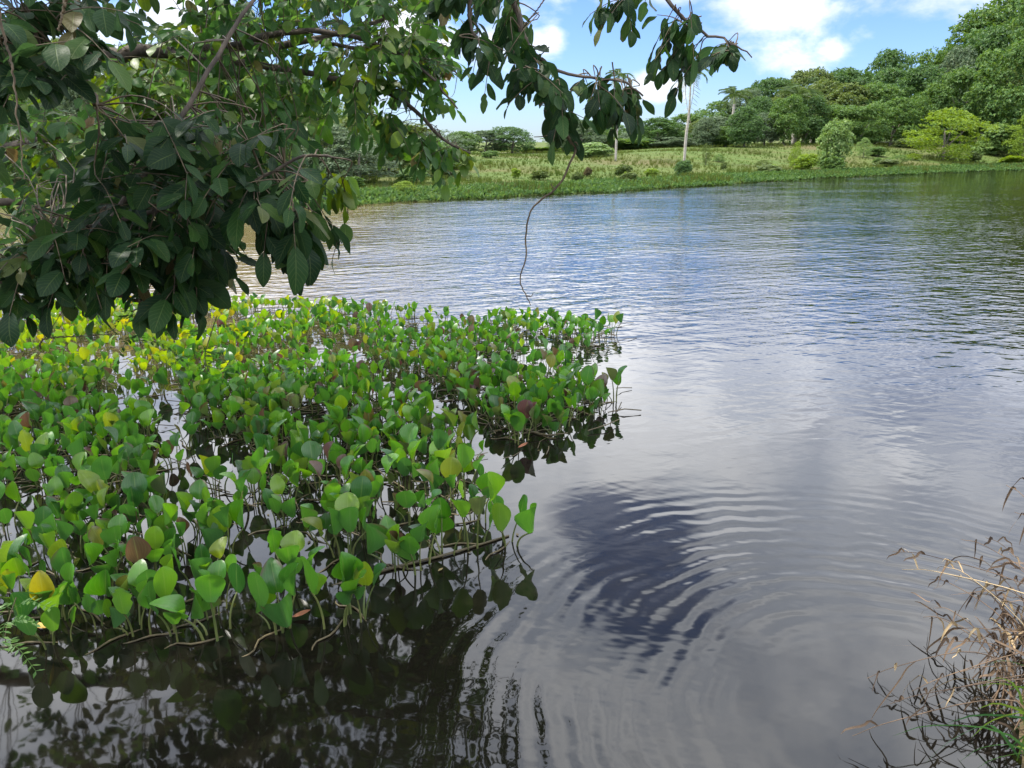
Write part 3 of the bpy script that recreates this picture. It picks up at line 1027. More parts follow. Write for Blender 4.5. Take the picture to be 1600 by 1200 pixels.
mat_px = [(-330, 1040), (0, 1012), (250, 992), (420, 990), (585, 962), (560, 905), (640, 892), (790, 850), (735, 775), (735, 712), (860, 688), (955, 632), (905, 603),
          (885, 570), (955, 528), (960, 518), (820, 506), (700, 500), (560, 490), (400, 482), (200, 482), (0, 490), (-330, 495)]
MAT = np.array([ground(u, v)[:2] for u, v in mat_px])
lo, hi = MAT.min(0), MAT.max(0)
pts = []
explicit_px = [(793, 848), (742, 850), (690, 868), (655, 890), (617, 888), (567, 968), (530, 972), (545, 868), (960, 628), (935, 635), (905, 640), (957, 520), (938, 525), (905, 532), (800, 512),
               (850, 600), (868, 655), (690, 735), (735, 700), (810, 690), (275, 990), (340, 995), (440, 985)]
for u, v in explicit_px:
    pts.append(ground(u, v)[:2])
tries = 0
while tries < 40000 and len(pts) < 1200:
    tries += 1
    q = RNG.uniform(lo, hi)
    if not in_poly(q[0], q[1], MAT):
        continue
    u, v, dp = proj(np.array((q[0], q[1], 0.1)))
    if u[0] < -260:
        continue
    gapn = math.sin(q[0] * 3.1 + 0.7) * math.sin(q[1] * 2.7) + 0.5 * math.sin(q[0] * 6.3 + q[1] * 4.1)
    rmin = 0.126 + (0.15 if gapn < -0.25 else 0.0) + (0.03 if q[1] < 4.2 else 0.0)
    if all((a[0] - q[0]) ** 2 + (a[1] - q[1]) ** 2 > rmin * rmin for a in pts):
        pts.append(q)
pts = np.array(pts)
pu, pv, pd = proj(np.stack([pts[:, 0], pts[:, 1], np.full(len(pts), 0.15)], 1))
nx_ = len(explicit_px)
score = np.where((pu > -40) & (pu < 1640), 1.0 / pd, 0.2 / pd)
score[:nx_] += 10
order = np.argsort(-score)
SPECIAL = {0: 'tall bright green four-leaved plant at the right tip of the near front of the mat', 5: 'bright green plant with cupped leaves at the front corner of the mat over dark water',
           4: 'pair of rounded upright leaves standing in open water behind the front corner', 8: 'leafy plant at the outermost right point of the mat with a long reflection',
           11: 'plant at the far right tip of the mat in the sunlit water', 3: 'plant with angled bright leaves along the bare floating stem',
           7: 'single broad leaf on a bent stalk over open water near the front corner', 14: 'plant standing highest on the far edge of the mat', 17: 'large bright leaf plant at the open-water notch',
           20: 'small narrow-leaved plant at the front edge near the left', 22: 'narrow folded leaf plant beside the orange fallen leaf'}


ROWNAME = ['front', 'second', 'third', 'fourth', 'fifth', 'sixth', 'seventh', 'eighth', 'ninth', 'tenth', 'eleventh', 'twelfth', 'thirteenth', 'fourteenth']
shown = order[:300]
by_depth = sorted(shown, key=lambda q: pd[q])
PLACE = {}
for b in range(0, 300, 24):
    band = sorted(by_depth[b:b + 24], key=lambda q: -pts[q][0])
    for m_, q in enumerate(band):
        PLACE[int(q)] = (ROWNAME[b // 24], ORD[m_])
LEAVES = {3: 'three', 4: 'four', 5: 'five', 6: 'six', 7: 'seven'}


def plant_label(ix, nl):
    rw, od = PLACE[ix]
    return f'{LEAVES[nl]}-leaved water plant, {od} from the open water in the {rw} row of the mat'


stuff_l, stuff_s, stuff_y = [], [], []
GRP = 'floating-leaf plants of the mat'
for rank, ix in enumerate(order):
    x, y = pts[ix]
    nl = random.choice([5, 5, 6, 6, 7, 7]) if ix >= nx_ else random.choice([4, 5, 5])
    if y > 6.2:
        nl = min(nl, 5)
    specs = []
    a0 = random.uniform(0, 6.28)
    yel = float(0.62 * sst(y, 5.0, 6.6) * sst(-x, 1.2, 3.2)) + 0.006  # yellow share grows far left, imitating sun through the leaves
    for j in range(nl):
        sc = random.uniform(0.62, 1.0) * (0.86 if y < 4.2 else 0.80 if y < 5.5 else 0.70)
        if ix < nx_:
            sc *= 1.22
        q = random.randrange(NV)
        ang = a0 + j * 2.399 + random.uniform(-0.4, 0.4)
        r = random.uniform(0.0, 0.07)
        m = Matrix.Translation((math.cos(ang) * r, math.sin(ang) * r, 0)) @ Matrix.Rotation(ang - PI / 2, 4, 'Z') @ Matrix.Rotation(random.uniform(-0.12, 0.12), 4, 'X') @ Matrix.Diagonal((sc, sc, sc * random.uniform(0.8, 1.2), 1))
        specs.append((q, m))
    if rank < 300:
        lab = SPECIAL.get(int(ix)) or plant_label(int(ix), nl)
        root = thing('water_plant', (x, y, 0.0), lab, 'water plant', GRP)
        for q, m in specs:
            lf = obj('leaf', (SUNLIT_YELLOW_ME if random.random() < yel else WLEAF_ME)[q], root, m)
            obj('stalk', WSTALK_ME[q], lf)
        st = obj('stem', WSTEM_ME[random.randrange(5)], root)
        st.rotation_euler = (0, 0, random.uniform(2.0, 4.3))
    else:
        for q, m in specs:
            m2 = np.array(Matrix.Translation((x, y, 0)) @ m)
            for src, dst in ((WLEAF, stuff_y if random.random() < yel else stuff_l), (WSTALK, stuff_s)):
                b = src[q]
                dst.append((b[0] @ m2[:3, :3].T + m2[:3, 3], b[1], b[2]))
v, f, u_ = join(stuff_l)
back = mesh('water_plants', v, f, 'water_leaf', u_)
ob = tag(obj('water_plants', back), 'farthest part of the floating leaf mat, a sunlit crowd of small leaves', 'water plants', None, 'stuff')
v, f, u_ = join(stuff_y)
tag(obj('leaves', mesh('leaves', v, f, 'sunlit_yellow_leaf', u_), ob), kind='stuff')
v, f, u_ = join(stuff_s)
tag(obj('stalks', mesh('stalks', v, f, 'water_stalk'), ob), kind='stuff')
print('water plants', len(pts), 'tries', tries)

# dead stems lying in the water between the plants
parts = []
for _ in range(1100):
    q = pts[random.randrange(len(pts))] + RNG.normal(0, 0.12, 2)
    if q[1] < 3.4:
        continue
    a = RNG.uniform(0, 2 * PI)
    l = RNG.uniform(0.08, 0.32)
    d = np.array((math.cos(a), math.sin(a)))
    e = np.array((-d[1], d[0])) * RNG.normal(0, 0.03)
    p0 = np.array((q[0], q[1], RNG.uniform(-0.002, 0.02)))
    parts.append(tube([p0, p0 + np.array((*(d * l * 0.5 + e), RNG.uniform(0, 0.02))), p0 + np.array((*(d * l), RNG.uniform(-0.01, 0.03)))], RNG.uniform(0.002, 0.0045), 4))
v, f, u_ = join(parts)
tag(obj('dead_stems', mesh('dead_stems', v, f, 'water_stem')), 'brown dead stems lying on the water between the plants', 'dead stems', None, 'stuff')

# scum: bits of leaf and duckweed-sized flecks between the stalks
n = 1500
pk = pts[RNG.integers(0, len(pts), n)] + RNG.normal(0, 0.11, (n, 2))
pk = pk[pk[:, 1] > 2.9]
n = len(pk)
fleck = blade(1.0, 0.55, lambda t: max(0.1, math.sin(PI * min(0.95, 0.08 + 0.85 * t))), 2, 2, 0.1, 0.0)
v, f, u_ = scatter([fleck], np.stack([pk[:, 0], pk[:, 1], np.full(n, 0.003) + RNG.uniform(0, 0.003, n)], 1), frames(np.stack([RNG.normal(0, 1, n), RNG.normal(0, 1, n), RNG.normal(0, 0.05, n)], 1), np.tile((0, 0, 1.0), (n, 1)) + RNG.normal(0, 0.12, (n, 3))), RNG.uniform(0.006, 0.035, n) , np.zeros(n, dtype=int))
tag(obj('floating_debris', mesh('floating_debris', v, f, 'debris', u_)), 'specks of dead leaf floating between the water plants', 'debris', None, 'stuff')

# bare floating stem between the front plants, and fallen leaves
a, b, c_, d_ = [ground(u, v) for u, v in ((505, 918), (600, 893), (700, 868), (795, 838))]
pth = smooth_path([a + (0, 0, -0.01), b + (0, 0, 0.006), c_ + (0, 0, 0.008), d_ + (0, 0, 0.004)], 20)
st = thing('floating_stem', a, 'long bare brown stem floating between the front plants and the right tip', 'stem')
obj('stem', mesh('stem', *tube(pth - a, np.linspace(0.009, 0.005, 20), 6)[:2], 'water_stem'), st)
fl = blade(0.075, 0.03, lambda t: max(0.04, math.sin(PI * min(0.98, 0.03 + 0.95 * t)) ** 0.8), 6, 2, 0.3, -0.2)
for u, v, mt, ang, lab in ((457, 968, 'fallen', -1.2, 'orange fallen leaf on the water at the front edge of the mat'),
                           (75, 985, 'fallen_yellow', 1.4, 'yellow fallen leaf at the left front of the mat'),
                           (810, 702, 'fallen', -0.9, 'small orange fallen leaf at the notch by the open water')):
    g_ = ground(u, v)
    o = obj('fallen_leaf', mesh('fallen_leaf', fl[0], fl[1], mt, fl[2]))
    o.location = (g_[0], g_[1], 0.012)
    o.rotation_euler = (0, 0, ang)
    tag(o, lab, 'leaf', 'fallen leaves')


# ------------------------------------------------------------------ overhanging trees
def tprof(t):
    return max(0.02, math.sin(PI * min(0.99, 0.02 + 0.96 * t ** 0.95)) ** 0.78)


def tprof_round(t):
    return max(0.03, math.sin(PI * min(0.985, 0.03 + 0.95 * t ** 1.05)) ** 0.62)


TLEAF = []
for q in range(10):
    bites = None
    if q in (6, 7, 8):
        bites = np.clip(1 - np.abs(RNG.normal(0, 0.26, (8, 2))), 0.35, 1)
        bites[:2] = 1
    rnd = q % 3 == 0
    L = 1.0
    TLEAF.append(blade(L, L * RNG.uniform(0.40, 0.52) if not rnd else L * RNG.uniform(0.60, 0.72), tprof_round if rnd else tprof, 7, 2, RNG.uniform(0.08, 0.30), RNG.uniform(0.02, 0.32),
                       RNG.uniform(0.0, 0.06), bites))
TLEAF_ME = {m: [mesh('leaf', b[0], b[1], m, b[2]) for b in TLEAF] for m in ('tree_leaf', 'shaded_leaf')}
YLEAF_ME = [mesh('leaf', b[0], b[1], 'young_leaf', b[2]) for b in TLEAF]


OPEN = [(30, 1000), (320, 1000), (330, 1150), (60, 1150), (30, 1080)]     # a hole in the crowns, mirrored as a bright patch


class Tree:
    def __init__(self, name, base, label, group, leaf='tree_leaf'):
        self.mat = leaf
        self.base = np.asarray(base, dtype=float)
        self.root = thing(name, base, label, 'tree', group)
        self.limb_pts = []
        self.tw = []
        self.pos, self.axis, self.nrm, self.len, self.young = [], [], [], [], []

    def limb(self, pts, r0, r1, part='limb', n=22, sides=8, attach=True):
        p = smooth_path(pts, n)
        p[1:-1] += RNG.normal(0, min(0.012, r0 * 0.25), (n - 2, 3))
        v, f, u = tube(p - self.base, np.linspace(r0, r1, n), sides)
        obj(part, mesh(part, v, f, 'bark'), self.root)
        if attach:
            self.limb_pts.extend(p[2:])

    def twigs(self, centres, ln, nleaf, L, droop=0.45, young=0.0, link=True):
        lp = np.array(self.limb_pts)
        mu, mv, md = proj(np.array(centres) * (1, 1, -1))
        centres = [c for c, a_, b_ in zip(centres, mu, mv) if not (in_poly(a_, b_, OPEN) and c[2] > 2.6)]
        for c in centres:
            i = np.argmin(((lp - c) ** 2).sum(1))
            src = lp[i]
            out = c - src
            dist = np.linalg.norm(out) + 1e-6
            d = out / dist + RNG.normal(0, 0.55, 3) + np.array((0, 0, -0.15))
            d[2] = min(d[2], 0.15)
            d /= np.linalg.norm(d)
            a = c - d * ln * 0.5
            b = c + d * ln * 0.5 + np.array((0, 0, -droop * ln * 0.35))
            m = (a + b) / 2 + np.array((0, 0, 0.07 * ln))
            if link and dist > 0.04:
                mid = (src + a) / 2 + np.array((0, 0, 0.10 * dist)) + RNG.normal(0, 0.05 * dist, 3)
                path = smooth_path([src, mid, a, m, b], 12)
            else:
                path = smooth_path([a, m, b], 7)
            self.tw.append(tube(path - self.base, np.linspace(0.0025, 0.0010, len(path)), 4))
            tt = smooth_path([a, m, b], 9)
            isy = RNG.uniform() < young
            k_ = max(3, int(nleaf * RNG.uniform(0.75, 1.25)))
            for j in range(k_):
                q = 0.12 + 0.88 * (j + 0.5) / k_
                p0 = np.array([np.interp(q, np.linspace(0, 1, 9), tt[:, w]) for w in range(3)])
                along = b - a
                along /= np.linalg.norm(along)
                side = np.cross(along, (0, 0, 1.0))
                side /= np.linalg.norm(side) + 1e-6
                s = 1 if j % 2 else -1
                if j == k_ - 1:
                    ax = along + np.array((0, 0, -droop * 0.7))
                else:
                    ax = along * 0.55 + side * s * 0.8 + np.array((0, 0, -droop * RNG.uniform(0.4, 1.6))) + RNG.normal(0, 0.22, 3)
                nm = np.array((0, 0, 1.0)) + RNG.normal(0, 0.45, 3) + along * 0.2
                self.pos.append(p0 + ax / np.linalg.norm(ax) * 0.008)
                self.axis.append(ax)
                self.nrm.append(nm)
                self.len.append(L * RNG.uniform(0.72, 1.2))
                self.young.append(isy)

    def build(self):
        pos, axis, nrm = np.array(self.pos), np.array(self.axis), np.array(self.nrm)
        ln, yg = np.array(self.len), np.array(self.young)
        R = frames(axis, nrm)
        n = len(pos)
        ch = RNG.integers(0, 10, n)
        u, v, dep = proj(pos + axis / np.linalg.norm(axis, axis=1)[:, None] * ln[:, None] * 0.5)
        inside = (u > -20) & (u < 1620) & (v > -20) & (v < 1220) & (dep > 0.3)
        size = np.where(inside, ln / np.maximum(dep, 0.3), ln / 200)
        order = np.argsort(-size)
        top, rest = order[:300], order[300:]
        for i in top:
            m = np.eye(4)
            m[:3, :3] = R[i] * ln[i]
            m[:3, 3] = pos[i] - self.base
            obj('leaf', (YLEAF_ME if yg[i] else TLEAF_ME[self.mat])[ch[i]], self.root, Matrix(m.tolist()))
        for flag, mt in ((False, self.mat), (True, 'young_leaf')):
            ix = rest[yg[rest] == flag]
            if len(ix):
                vv, ff, uu = scatter(TLEAF, pos[ix] - self.base, R[ix], ln[ix], ch[ix])
                tag(obj('foliage', mesh('foliage', vv, ff, mt, uu), self.root), kind='stuff')
        vv, ff, uu = join(self.tw)
        tag(obj('twigs', mesh('twigs', vv, ff, 'twig'), self.root), kind='stuff')
        print(self.root.name, 'leaves', n)


def px_centres(poly, n, y0, y1):
    q = sample_poly(poly, n)
    return [at(u, v, RNG.uniform(y0, y1)) for u, v in q]


def mirrored(poly, n, z0, z1):
    """points above the pond whose mirror image falls in the polygon"""
    out = []
    for u, v in sample_poly(poly, n):
        d = ray(u, v)
        g_ = ground(u, v)
        z = RNG.uniform(z0, z1)
        out.append(np.array((g_[0] + d[0] * z / -d[2], g_[1] + d[1] * z / -d[2], z)))
    return out


# near tree on the left bank, big leaves with crown shade in their colour
A = Tree('overhanging_tree', (-3.3, 1.25, float(terrain(-3.3, 1.25))), 'near overhanging tree with large shade-dark leaves filling the upper left', 'trees leaning over the near bank', 'shaded_leaf')
bz = A.base
A.limb([bz + (0, 0, -0.3), bz + (0.05, 0.1, 0.8), bz + (0.0, 0.4, 1.9), bz + (0.1, 0.9, 3.0), bz + (0.3, 1.8, 4.2)], 0.14, 0.06, 'trunk', 26, 10)
j1 = bz + np.array((0.02, 0.25, 1.3))
fork = at(165, 353, 2.15)
A.limb([j1, at(-180, 470, 2.0), at(0, 438, 2.1), at(90, 385, 2.13), fork], 0.026, 0.016, 'limb')
A.limb([fork, at(250, 240, 2.3), at(330, 100, 2.45), at(400, -10, 2.6), at(430, -90, 2.7)], 0.009, 0.004, 'limb')
A.limb([fork, at(300, 312, 2.15), at(385, 288, 2.1), at(470, 245, 2.1), at(520, 246, 2.1)], 0.0075, 0.003, 'limb')
A.limb([j1 + (0, 0.1, 0.3), at(-200, 120, 2.0), at(-20, 100, 2.0), at(110, 100, 2.0), at(150, 165, 2.0)], 0.022, 0.008, 'limb')
A.limb([fork - (0.2, 0, 0.0), at(120, 430, 2.2), at(220, 470, 2.2), at(270, 440, 2.2)], 0.008, 0.004, 'limb')
A.twigs(px_centres([(160, 195), (330, 170), (450, 215), (500, 255), (510, 300), (440, 330), (340, 330), (200, 330), (130, 320), (140, 240)], 60, 1.9, 2.5), 0.20, 8, 0.076)
A.twigs(px_centres([(0, 380), (120, 340), (330, 330), (345, 400), (330, 440), (250, 430), (150, 420), (60, 450), (0, 470)], 64, 1.9, 2.4), 0.19, 8, 0.076)
A.twigs(px_centres([(380, 290), (470, 300), (500, 330), (440, 360), (400, 340)], 11, 2.0, 2.2), 0.13, 5, 0.108, 1.0)
A.twigs(px_centres([(235, 400), (300, 400), (325, 440), (280, 455)], 5, 1.9, 2.1), 0.16, 7, 0.095, 0.7)
A.twigs(px_centres([(500, 330), (540, 350), (535, 375), (515, 360)], 2, 2.2, 2.3), 0.12, 6, 0.055, 0.7)
A.twigs(px_centres([(500, 265), (575, 275), (570, 290), (520, 290)], 3, 2.1, 2.25), 0.14, 6, 0.085, 0.6, 1.0)
A.twigs(px_centres([(-60, -40), (110, -40), (170, 30), (180, 80), (110, 120), (-60, 130)], 40, 1.7, 2.2), 0.20, 8, 0.078)
A.twigs(px_centres([(0, 215), (160, 200), (470, 205), (500, 310), (345, 400), (330, 440), (0, 480), (0, 340)], 95, 2.6, 3.4), 0.26, 9, 0.080)
A.twigs(px_centres([(-250, -150), (0, -150), (0, 500), (-250, 500)], 40, 1.8, 2.6), 0.24, 7, 0.09)
# crown over the pond, out of the frame: what shades the mat and shows in the dark mirror
A.limb([bz + (0.1, 0.9, 3.0), (-2.4, 3.6, 3.6), (-1.7, 5.2, 4.0), (-1.0, 6.8, 4.2)], 0.05, 0.02, 'limb')
A.limb([bz + (0.05, 0.7, 2.6), (-3.6, 3.6, 3.4), (-3.8, 5.0, 3.7), (-3.6, 6.6, 4.1)], 0.05, 0.02, 'limb')
A.limb([bz + (0.1, 1.2, 3.4), (-1.9, 3.2, 4.3), (-0.9, 4.6, 4.7), (-0.4, 6.0, 4.9)], 0.04, 0.015, 'limb')
dark = [(330, 950), (560, 950), (700, 895), (800, 850), (800, 920), (740, 990), (700, 1050), (790, 1085), (810, 1120), (770, 1230), (300, 1260), (315, 1090), (335, 1020)]
A.twigs(mirrored(dark, 190, 2.9, 3.8), 0.5, 10, 0.12, 0.5, 0.05)
A.twigs(mirrored([(-150, 1150), (330, 1165), (330, 1290), (-150, 1290)], 60, 3.3, 4.6), 0.5, 10, 0.12)
A.twigs([np.array((RNG.uniform(-6.5, -2.0), RNG.uniform(2.6, 6.0), RNG.uniform(3.2, 5.2))) for _ in range(60)], 0.5, 10, 0.12)
A.twigs([np.array((RNG.uniform(-3.8, -0.6), RNG.uniform(2.3, 4.6), RNG.uniform(3.1, 4.6))) for _ in range(40)], 0.5, 10, 0.12)  # more unseen twigs, put in to shade the near leaves
A.twigs([np.array((RNG.uniform(-2.9, -1.0), RNG.uniform(1.6, 3.0), RNG.uniform(3.2, 4.2))) for _ in range(190)], 0.5, 10, 0.12)  # dense unseen twigs added above the left leaves to keep sun off them
A.build()

# second tree further out, small bright leaves
B = Tree('overhanging_tree', (-7.2, 4.1, float(terrain(-7.2, 4.1))), 'farther overhanging tree with sunlit smaller leaves across the upper middle', 'trees leaning over the near bank')
bz = B.base
B.limb([bz + (0, 0, -0.3), bz + (0.1, 0.1, 1.0), bz + (0.4, 0.3, 2.0), bz + (0.6, 0.4, 3.4), bz + (0.9, 0.4, 4.6)], 0.17, 0.07, 'trunk', 26, 10)
j2 = bz + np.array((0.4, 0.3, 1.9))
B.limb([j2, at(-100, 90, 5.0), at(130, 88, 5.1), at(230, 78, 5.1), at(330, 80, 5.2), at(480, 62, 5.4), at(600, 30, 5.6)], 0.065, 0.012, 'limb', 30)
B.limb([at(250, 78, 5.1), at(380, 100, 5.0), at(500, 118, 5.0), at(620, 150, 5.0), at(690, 215, 5.0), at(735, 240, 5.0)], 0.026, 0.006, 'limb')
B.limb([at(330, 80, 5.2), at(450, 50, 4.8), at(560, 60, 4.7), at(650, 100, 4.7), at(715, 170, 4.7)], 0.022, 0.005, 'limb')
B.limb([at(480, 62, 5.4), at(580, 80, 5.3), at(680, 95, 5.3), at(720, 120, 5.3)], 0.014, 0.005, 'limb')
B.limb([j2 + (0, 0, -0.5), at(-60, 250, 4.8), at(60, 220, 4.8), at(200, 190, 4.8), at(330, 190, 4.8), at(430, 200, 4.8)], 0.04, 0.008, 'limb')
B.limb([j2 + (0, 0, -0.8), at(-60, 330, 4.6), at(40, 330, 4.6), at(140, 300, 4.6), at(260, 290, 4.6)], 0.03, 0.008, 'limb')
B.twigs(px_centres([(270, -60), (700, -60), (690, 50), (640, 60), (560, 90), (420, 110), (280, 110), (245, 60)], 155, 4.4, 6.0), 0.34, 9, 0.098, 0.5, 0.18)
B.twigs(px_centres([(210, 110), (560, 90), (600, 130), (590, 170), (540, 190), (430, 200), (300, 190), (150, 180), (140, 130)], 110, 4.4, 5.8), 0.32, 9, 0.098, 0.55, 0.15)
B.twigs(px_centres([(560, 60), (690, 60), (705, 100), (640, 120), (580, 110)], 46, 4.6, 5.6), 0.28, 9, 0.095, 0.6, 0.10)
B.twigs(px_centres([(600, 115), (690, 140), (700, 160), (620, 145)], 8, 4.7, 5.2), 0.26, 8, 0.095, 0.6)
B.twigs(px_centres([(590, 170), (640, 205), (715, 235), (705, 250), (650, 235), (590, 195)], 26, 4.8, 5.2), 0.26, 8, 0.095, 0.7)
B.twigs(px_centres([(715, 225), (738, 238), (728, 250), (712, 240)], 3, 4.8, 5.0), 0.14, 6, 0.085, 0.6, 1.0)
B.twigs(px_centres([(0, 150), (140, 150), (250, 200), (260, 300), (120, 330), (0, 400)], 75, 4.0, 5.4), 0.32, 8, 0.10, 0.5, 0.30)
B.twigs(px_centres([(0, 330), (180, 330), (150, 420), (0, 440)], 16, 3.8, 4.8), 0.28, 8, 0.09, 0.5, 0.2)
B.twigs(px_centres([(120, 70), (215, 62), (250, 110), (130, 130)], 16, 4.6, 5.6), 0.28, 8, 0.09, 0.5, 0.4)
B.twigs(px_centres([(-250, -200), (0, -200), (0, 420), (-250, 420)], 60, 4.2, 6.0), 0.36, 9, 0.1)
B.twigs([np.array((RNG.uniform(-8.5, -3.0), RNG.uniform(3.4, 5.2), RNG.uniform(3.0, 5.4))) for _ in range(90)], 0.5, 10, 0.12)
B.build()

# third tree rooted behind the photographer, its boughs hang in from above
C3 = Tree('overhanging_tree', (-1.5, -1.3, float(terrain(-1.5, -1.3))), 'tree whose insect-bitten dark boughs hang from above against the sky', 'trees leaning over the near bank', 'shaded_leaf')
bz = C3.base
C3.limb([bz + (0, 0, -0.3), bz + (0.1, 0.1, 1.2), bz + (0.3, 0.5, 2.4), bz + (0.6, 1.3, 3.5)], 0.13, 0.06, 'trunk', 22, 10)
j3 = bz + np.array((0.3, 0.5, 2.4))
C3.limb([j3, (-0.7, 0.6, 3.1), (-0.3, 1.6, 3.0), at(770, -120, 2.5), at(812, 40, 2.55), at(840, 110, 2.55), at(868, 180, 2.5), at(893, 225, 2.5)], 0.017, 0.003, 'limb', 30)
C3.limb([at(826, 75, 2.55), at(870, 110, 2.6), at(930, 122, 2.6), at(975, 128, 2.6), at(1005, 150, 2.6)], 0.006, 0.003, 'limb')
C3.limb([j3 + (0.1, 0.3, 0.5), (0.0, 0.9, 3.4), (0.4, 1.8, 3.1), at(1000, -110, 2.7), at(1045, 0, 2.7), at(1090, 45, 2.7), at(1140, 65, 2.7), at(1175, 90, 2.7)], 0.013, 0.002, 'limb', 30)
C3.limb([at(770, -120, 2.5), at(740, -20, 2.5), at(735, 40, 2.5), at(770, 90, 2.5)], 0.008, 0.003, 'limb')
C3.twigs(px_centres([(700, -40), (790, -40), (815, 30), (830, 60), (800, 110), (760, 95), (720, 60)], 24, 2.4, 2.7), 0.15, 7, 0.070, 0.8)
C3.twigs(px_centres([(800, 70), (880, 105), (900, 130), (890, 170), (850, 155), (810, 120)], 15, 2.4, 2.7), 0.14, 7, 0.068, 0.8)
C3.twigs(px_centres([(910, 125), (990, 130), (1000, 155), (960, 160), (920, 150)], 10, 2.5, 2.7), 0.13, 6, 0.066, 0.9)
C3.twigs(px_centres([(860, 160), (890, 180), (890, 205), (870, 200)], 3, 2.45, 2.6), 0.12, 5, 0.075, 1.0)
C3.twigs(px_centres([(940, -40), (1030, -40), (1040, 10), (1010, 20), (950, 10)], 7, 2.6, 2.8), 0.14, 6, 0.068, 0.9)
C3.twigs(px_centres([(1030, 10), (1100, 30), (1110, 70), (1060, 80), (1035, 50)], 9, 2.6, 2.8), 0.14, 6, 0.068, 0.9)
C3.twigs(px_centres([(1110, 50), (1160, 65), (1170, 90), (1130, 90)], 6, 2.6, 2.8), 0.12, 6, 0.066, 0.8, 0.25)
C3.twigs(px_centres([(1045, 50), (1090, 60), (1095, 110), (1060, 110)], 5, 2.6, 2.8), 0.13, 6, 0.068, 0.9)
C3.twigs(px_centres([(935, 125), (995, 130), (995, 160), (940, 150)], 5, 2.5, 2.7), 0.13, 6, 0.066, 0.9)
C3.twigs([np.array((RNG.uniform(-1.2, 1.0), RNG.uniform(0.3, 2.0), RNG.uniform(2.9, 3.9))) for _ in range(40)], 0.35, 9, 0.1)
C3.build()

# ------------------------------------------------------------------ hanging vines and twigs


def vine(name, px, r, label, cat, side=()):
    p = np.array([at(*q) for q in px])
    root = thing(name, p[0], label, cat, 'bare hanging stems')
    path = smooth_path(p, 40)
    path[1:-1] += RNG.normal(0, 0.0012, (38, 3))
    obj('stem', mesh('stem', *tube(path - p[0], np.linspace(r, r * 0.35, 40), 5)[:2], 'twig'), root)
    for s in side:
        q = np.array([at(*w) for w in s])
        obj('side_twig', mesh('side_twig', *tube(smooth_path(q, 8) - p[0], np.linspace(r * 0.5, r * 0.25, 8), 4)[:2], 'twig'), root)


vine('hanging_vine', [(868, 186, 2.5), (893, 222, 2.5), (898, 240, 2.5), (870, 292, 2.5), (832, 325, 2.5), (822, 370, 2.5), (821, 405, 2.5), (813, 440, 2.5), (822, 462, 2.5), (829, 477, 2.5)], 0.0045,
     'long bare twig hanging from the boughs down over the pond', 'twig', [[(893, 225, 2.5), (900, 222, 2.5), (903, 228, 2.5)], [(865, 208, 2.5), (850, 213, 2.5), (834, 214, 2.5)], [(868, 296, 2.5), (862, 290, 2.5), (861, 286, 2.5)], [(822, 462, 2.5), (830, 463, 2.5), (833, 458, 2.5)]])
vine('hanging_vine', [(-5, 0, 1.5), (8, 60, 1.5), (20, 110, 1.5), (28, 190, 1.5), (38, 280, 1.5)], 0.003, 'thin pale stem hanging down the left side before the dark leaves', 'twig')
vine('hanging_vine', [(104, -10, 1.6), (98, 20, 1.6), (91, 48, 1.6)], 0.004, 'short straight stem hanging at the top left', 'twig')
vine('hanging_vine', [(862, -20, 2.5), (845, 8, 2.5), (829, 27, 2.5), (818, 40, 2.5)], 0.003, 'short bare twig against the sky left of the top boughs', 'twig')
vine('hanging_vine', [(62, 545, 2.3), (70, 529, 2.3), (120, 526, 2.3), (175, 522, 2.3)], 0.0035, 'bare thin twig sticking out low over the left of the mat', 'twig', [[(70, 529, 2.3), (95, 490, 2.3), (112, 455, 2.3)]])

# feathery creepers dangling from the low branch
fleaf = blade(1.0, 0.36, tprof, 2, 2, 0.1, 0.1)
for u0, v0, Y, nfr, lab in ((215, 520, 2.15, 9, 'feathery fine-leaved creeper dangling under the low branch over the mat'), (320, 560, 2.4, 6, 'small feathery creeper above the middle of the mat'),
                            (8, 1000, 2.0, 7, 'bluish feathery plant at the left edge over the dark water'), (440, 770, 3.6, 5, 'light green feathery seedling between the floating leaves')):
    p0 = at(u0, v0, Y)
    root = thing('creeper', p0, lab, 'creeper', 'feathery creepers')
    stem = smooth_path([(0.05, 0.02, 0.14), (0.02, 0, 0.06), (0, 0, 0), (0.01, 0, -0.05)], 8)
    obj('stem', mesh('stem', *tube(stem, 0.0015, 4)[:2], 'twig'), root)
    for i in range(nfr):
        a = i * 2.4
        s0 = stem[1 + (i * 6) // nfr]
        d = np.array((math.cos(a), math.sin(a) * 0.6, RNG.uniform(-0.5, 0.4)))
        l = RNG.uniform(0.08, 0.13)
        rp = smooth_path([s0, s0 + d * l * 0.5 + (0, 0, 0.012), s0 + d * l + (0, 0, -0.03)], 9)
        m = 7
        q = np.linspace(0.25, 1, m)
        pp0 = np.stack([np.interp(q, np.linspace(0, 1, 9), rp[:, w]) for w in range(3)], 1)
        pos_ = np.repeat(pp0, 2, 0)
        sd = np.cross(d, (0, 0, 1.0))
        sd /= np.linalg.norm(sd)
        sg = np.tile([1, -1], m)[:, None]
        ax = sd * sg + d * 0.5 + RNG.normal(0, 0.1, (2 * m, 3))
        v, f, u_ = scatter([fleaf], pos_, frames(ax, np.tile((0, 0.0, 1.0), (2 * m, 1)) + RNG.normal(0, 0.3, (2 * m, 3))), np.full(2 * m, 0.026), np.zeros(2 * m, dtype=int))
        tb = tube(rp, 0.0008, 3)
        v, f, u_ = join([(v, f, u_), tb])
        obj('frond', mesh('frond', v, f, 'feather_leaf', None), root)


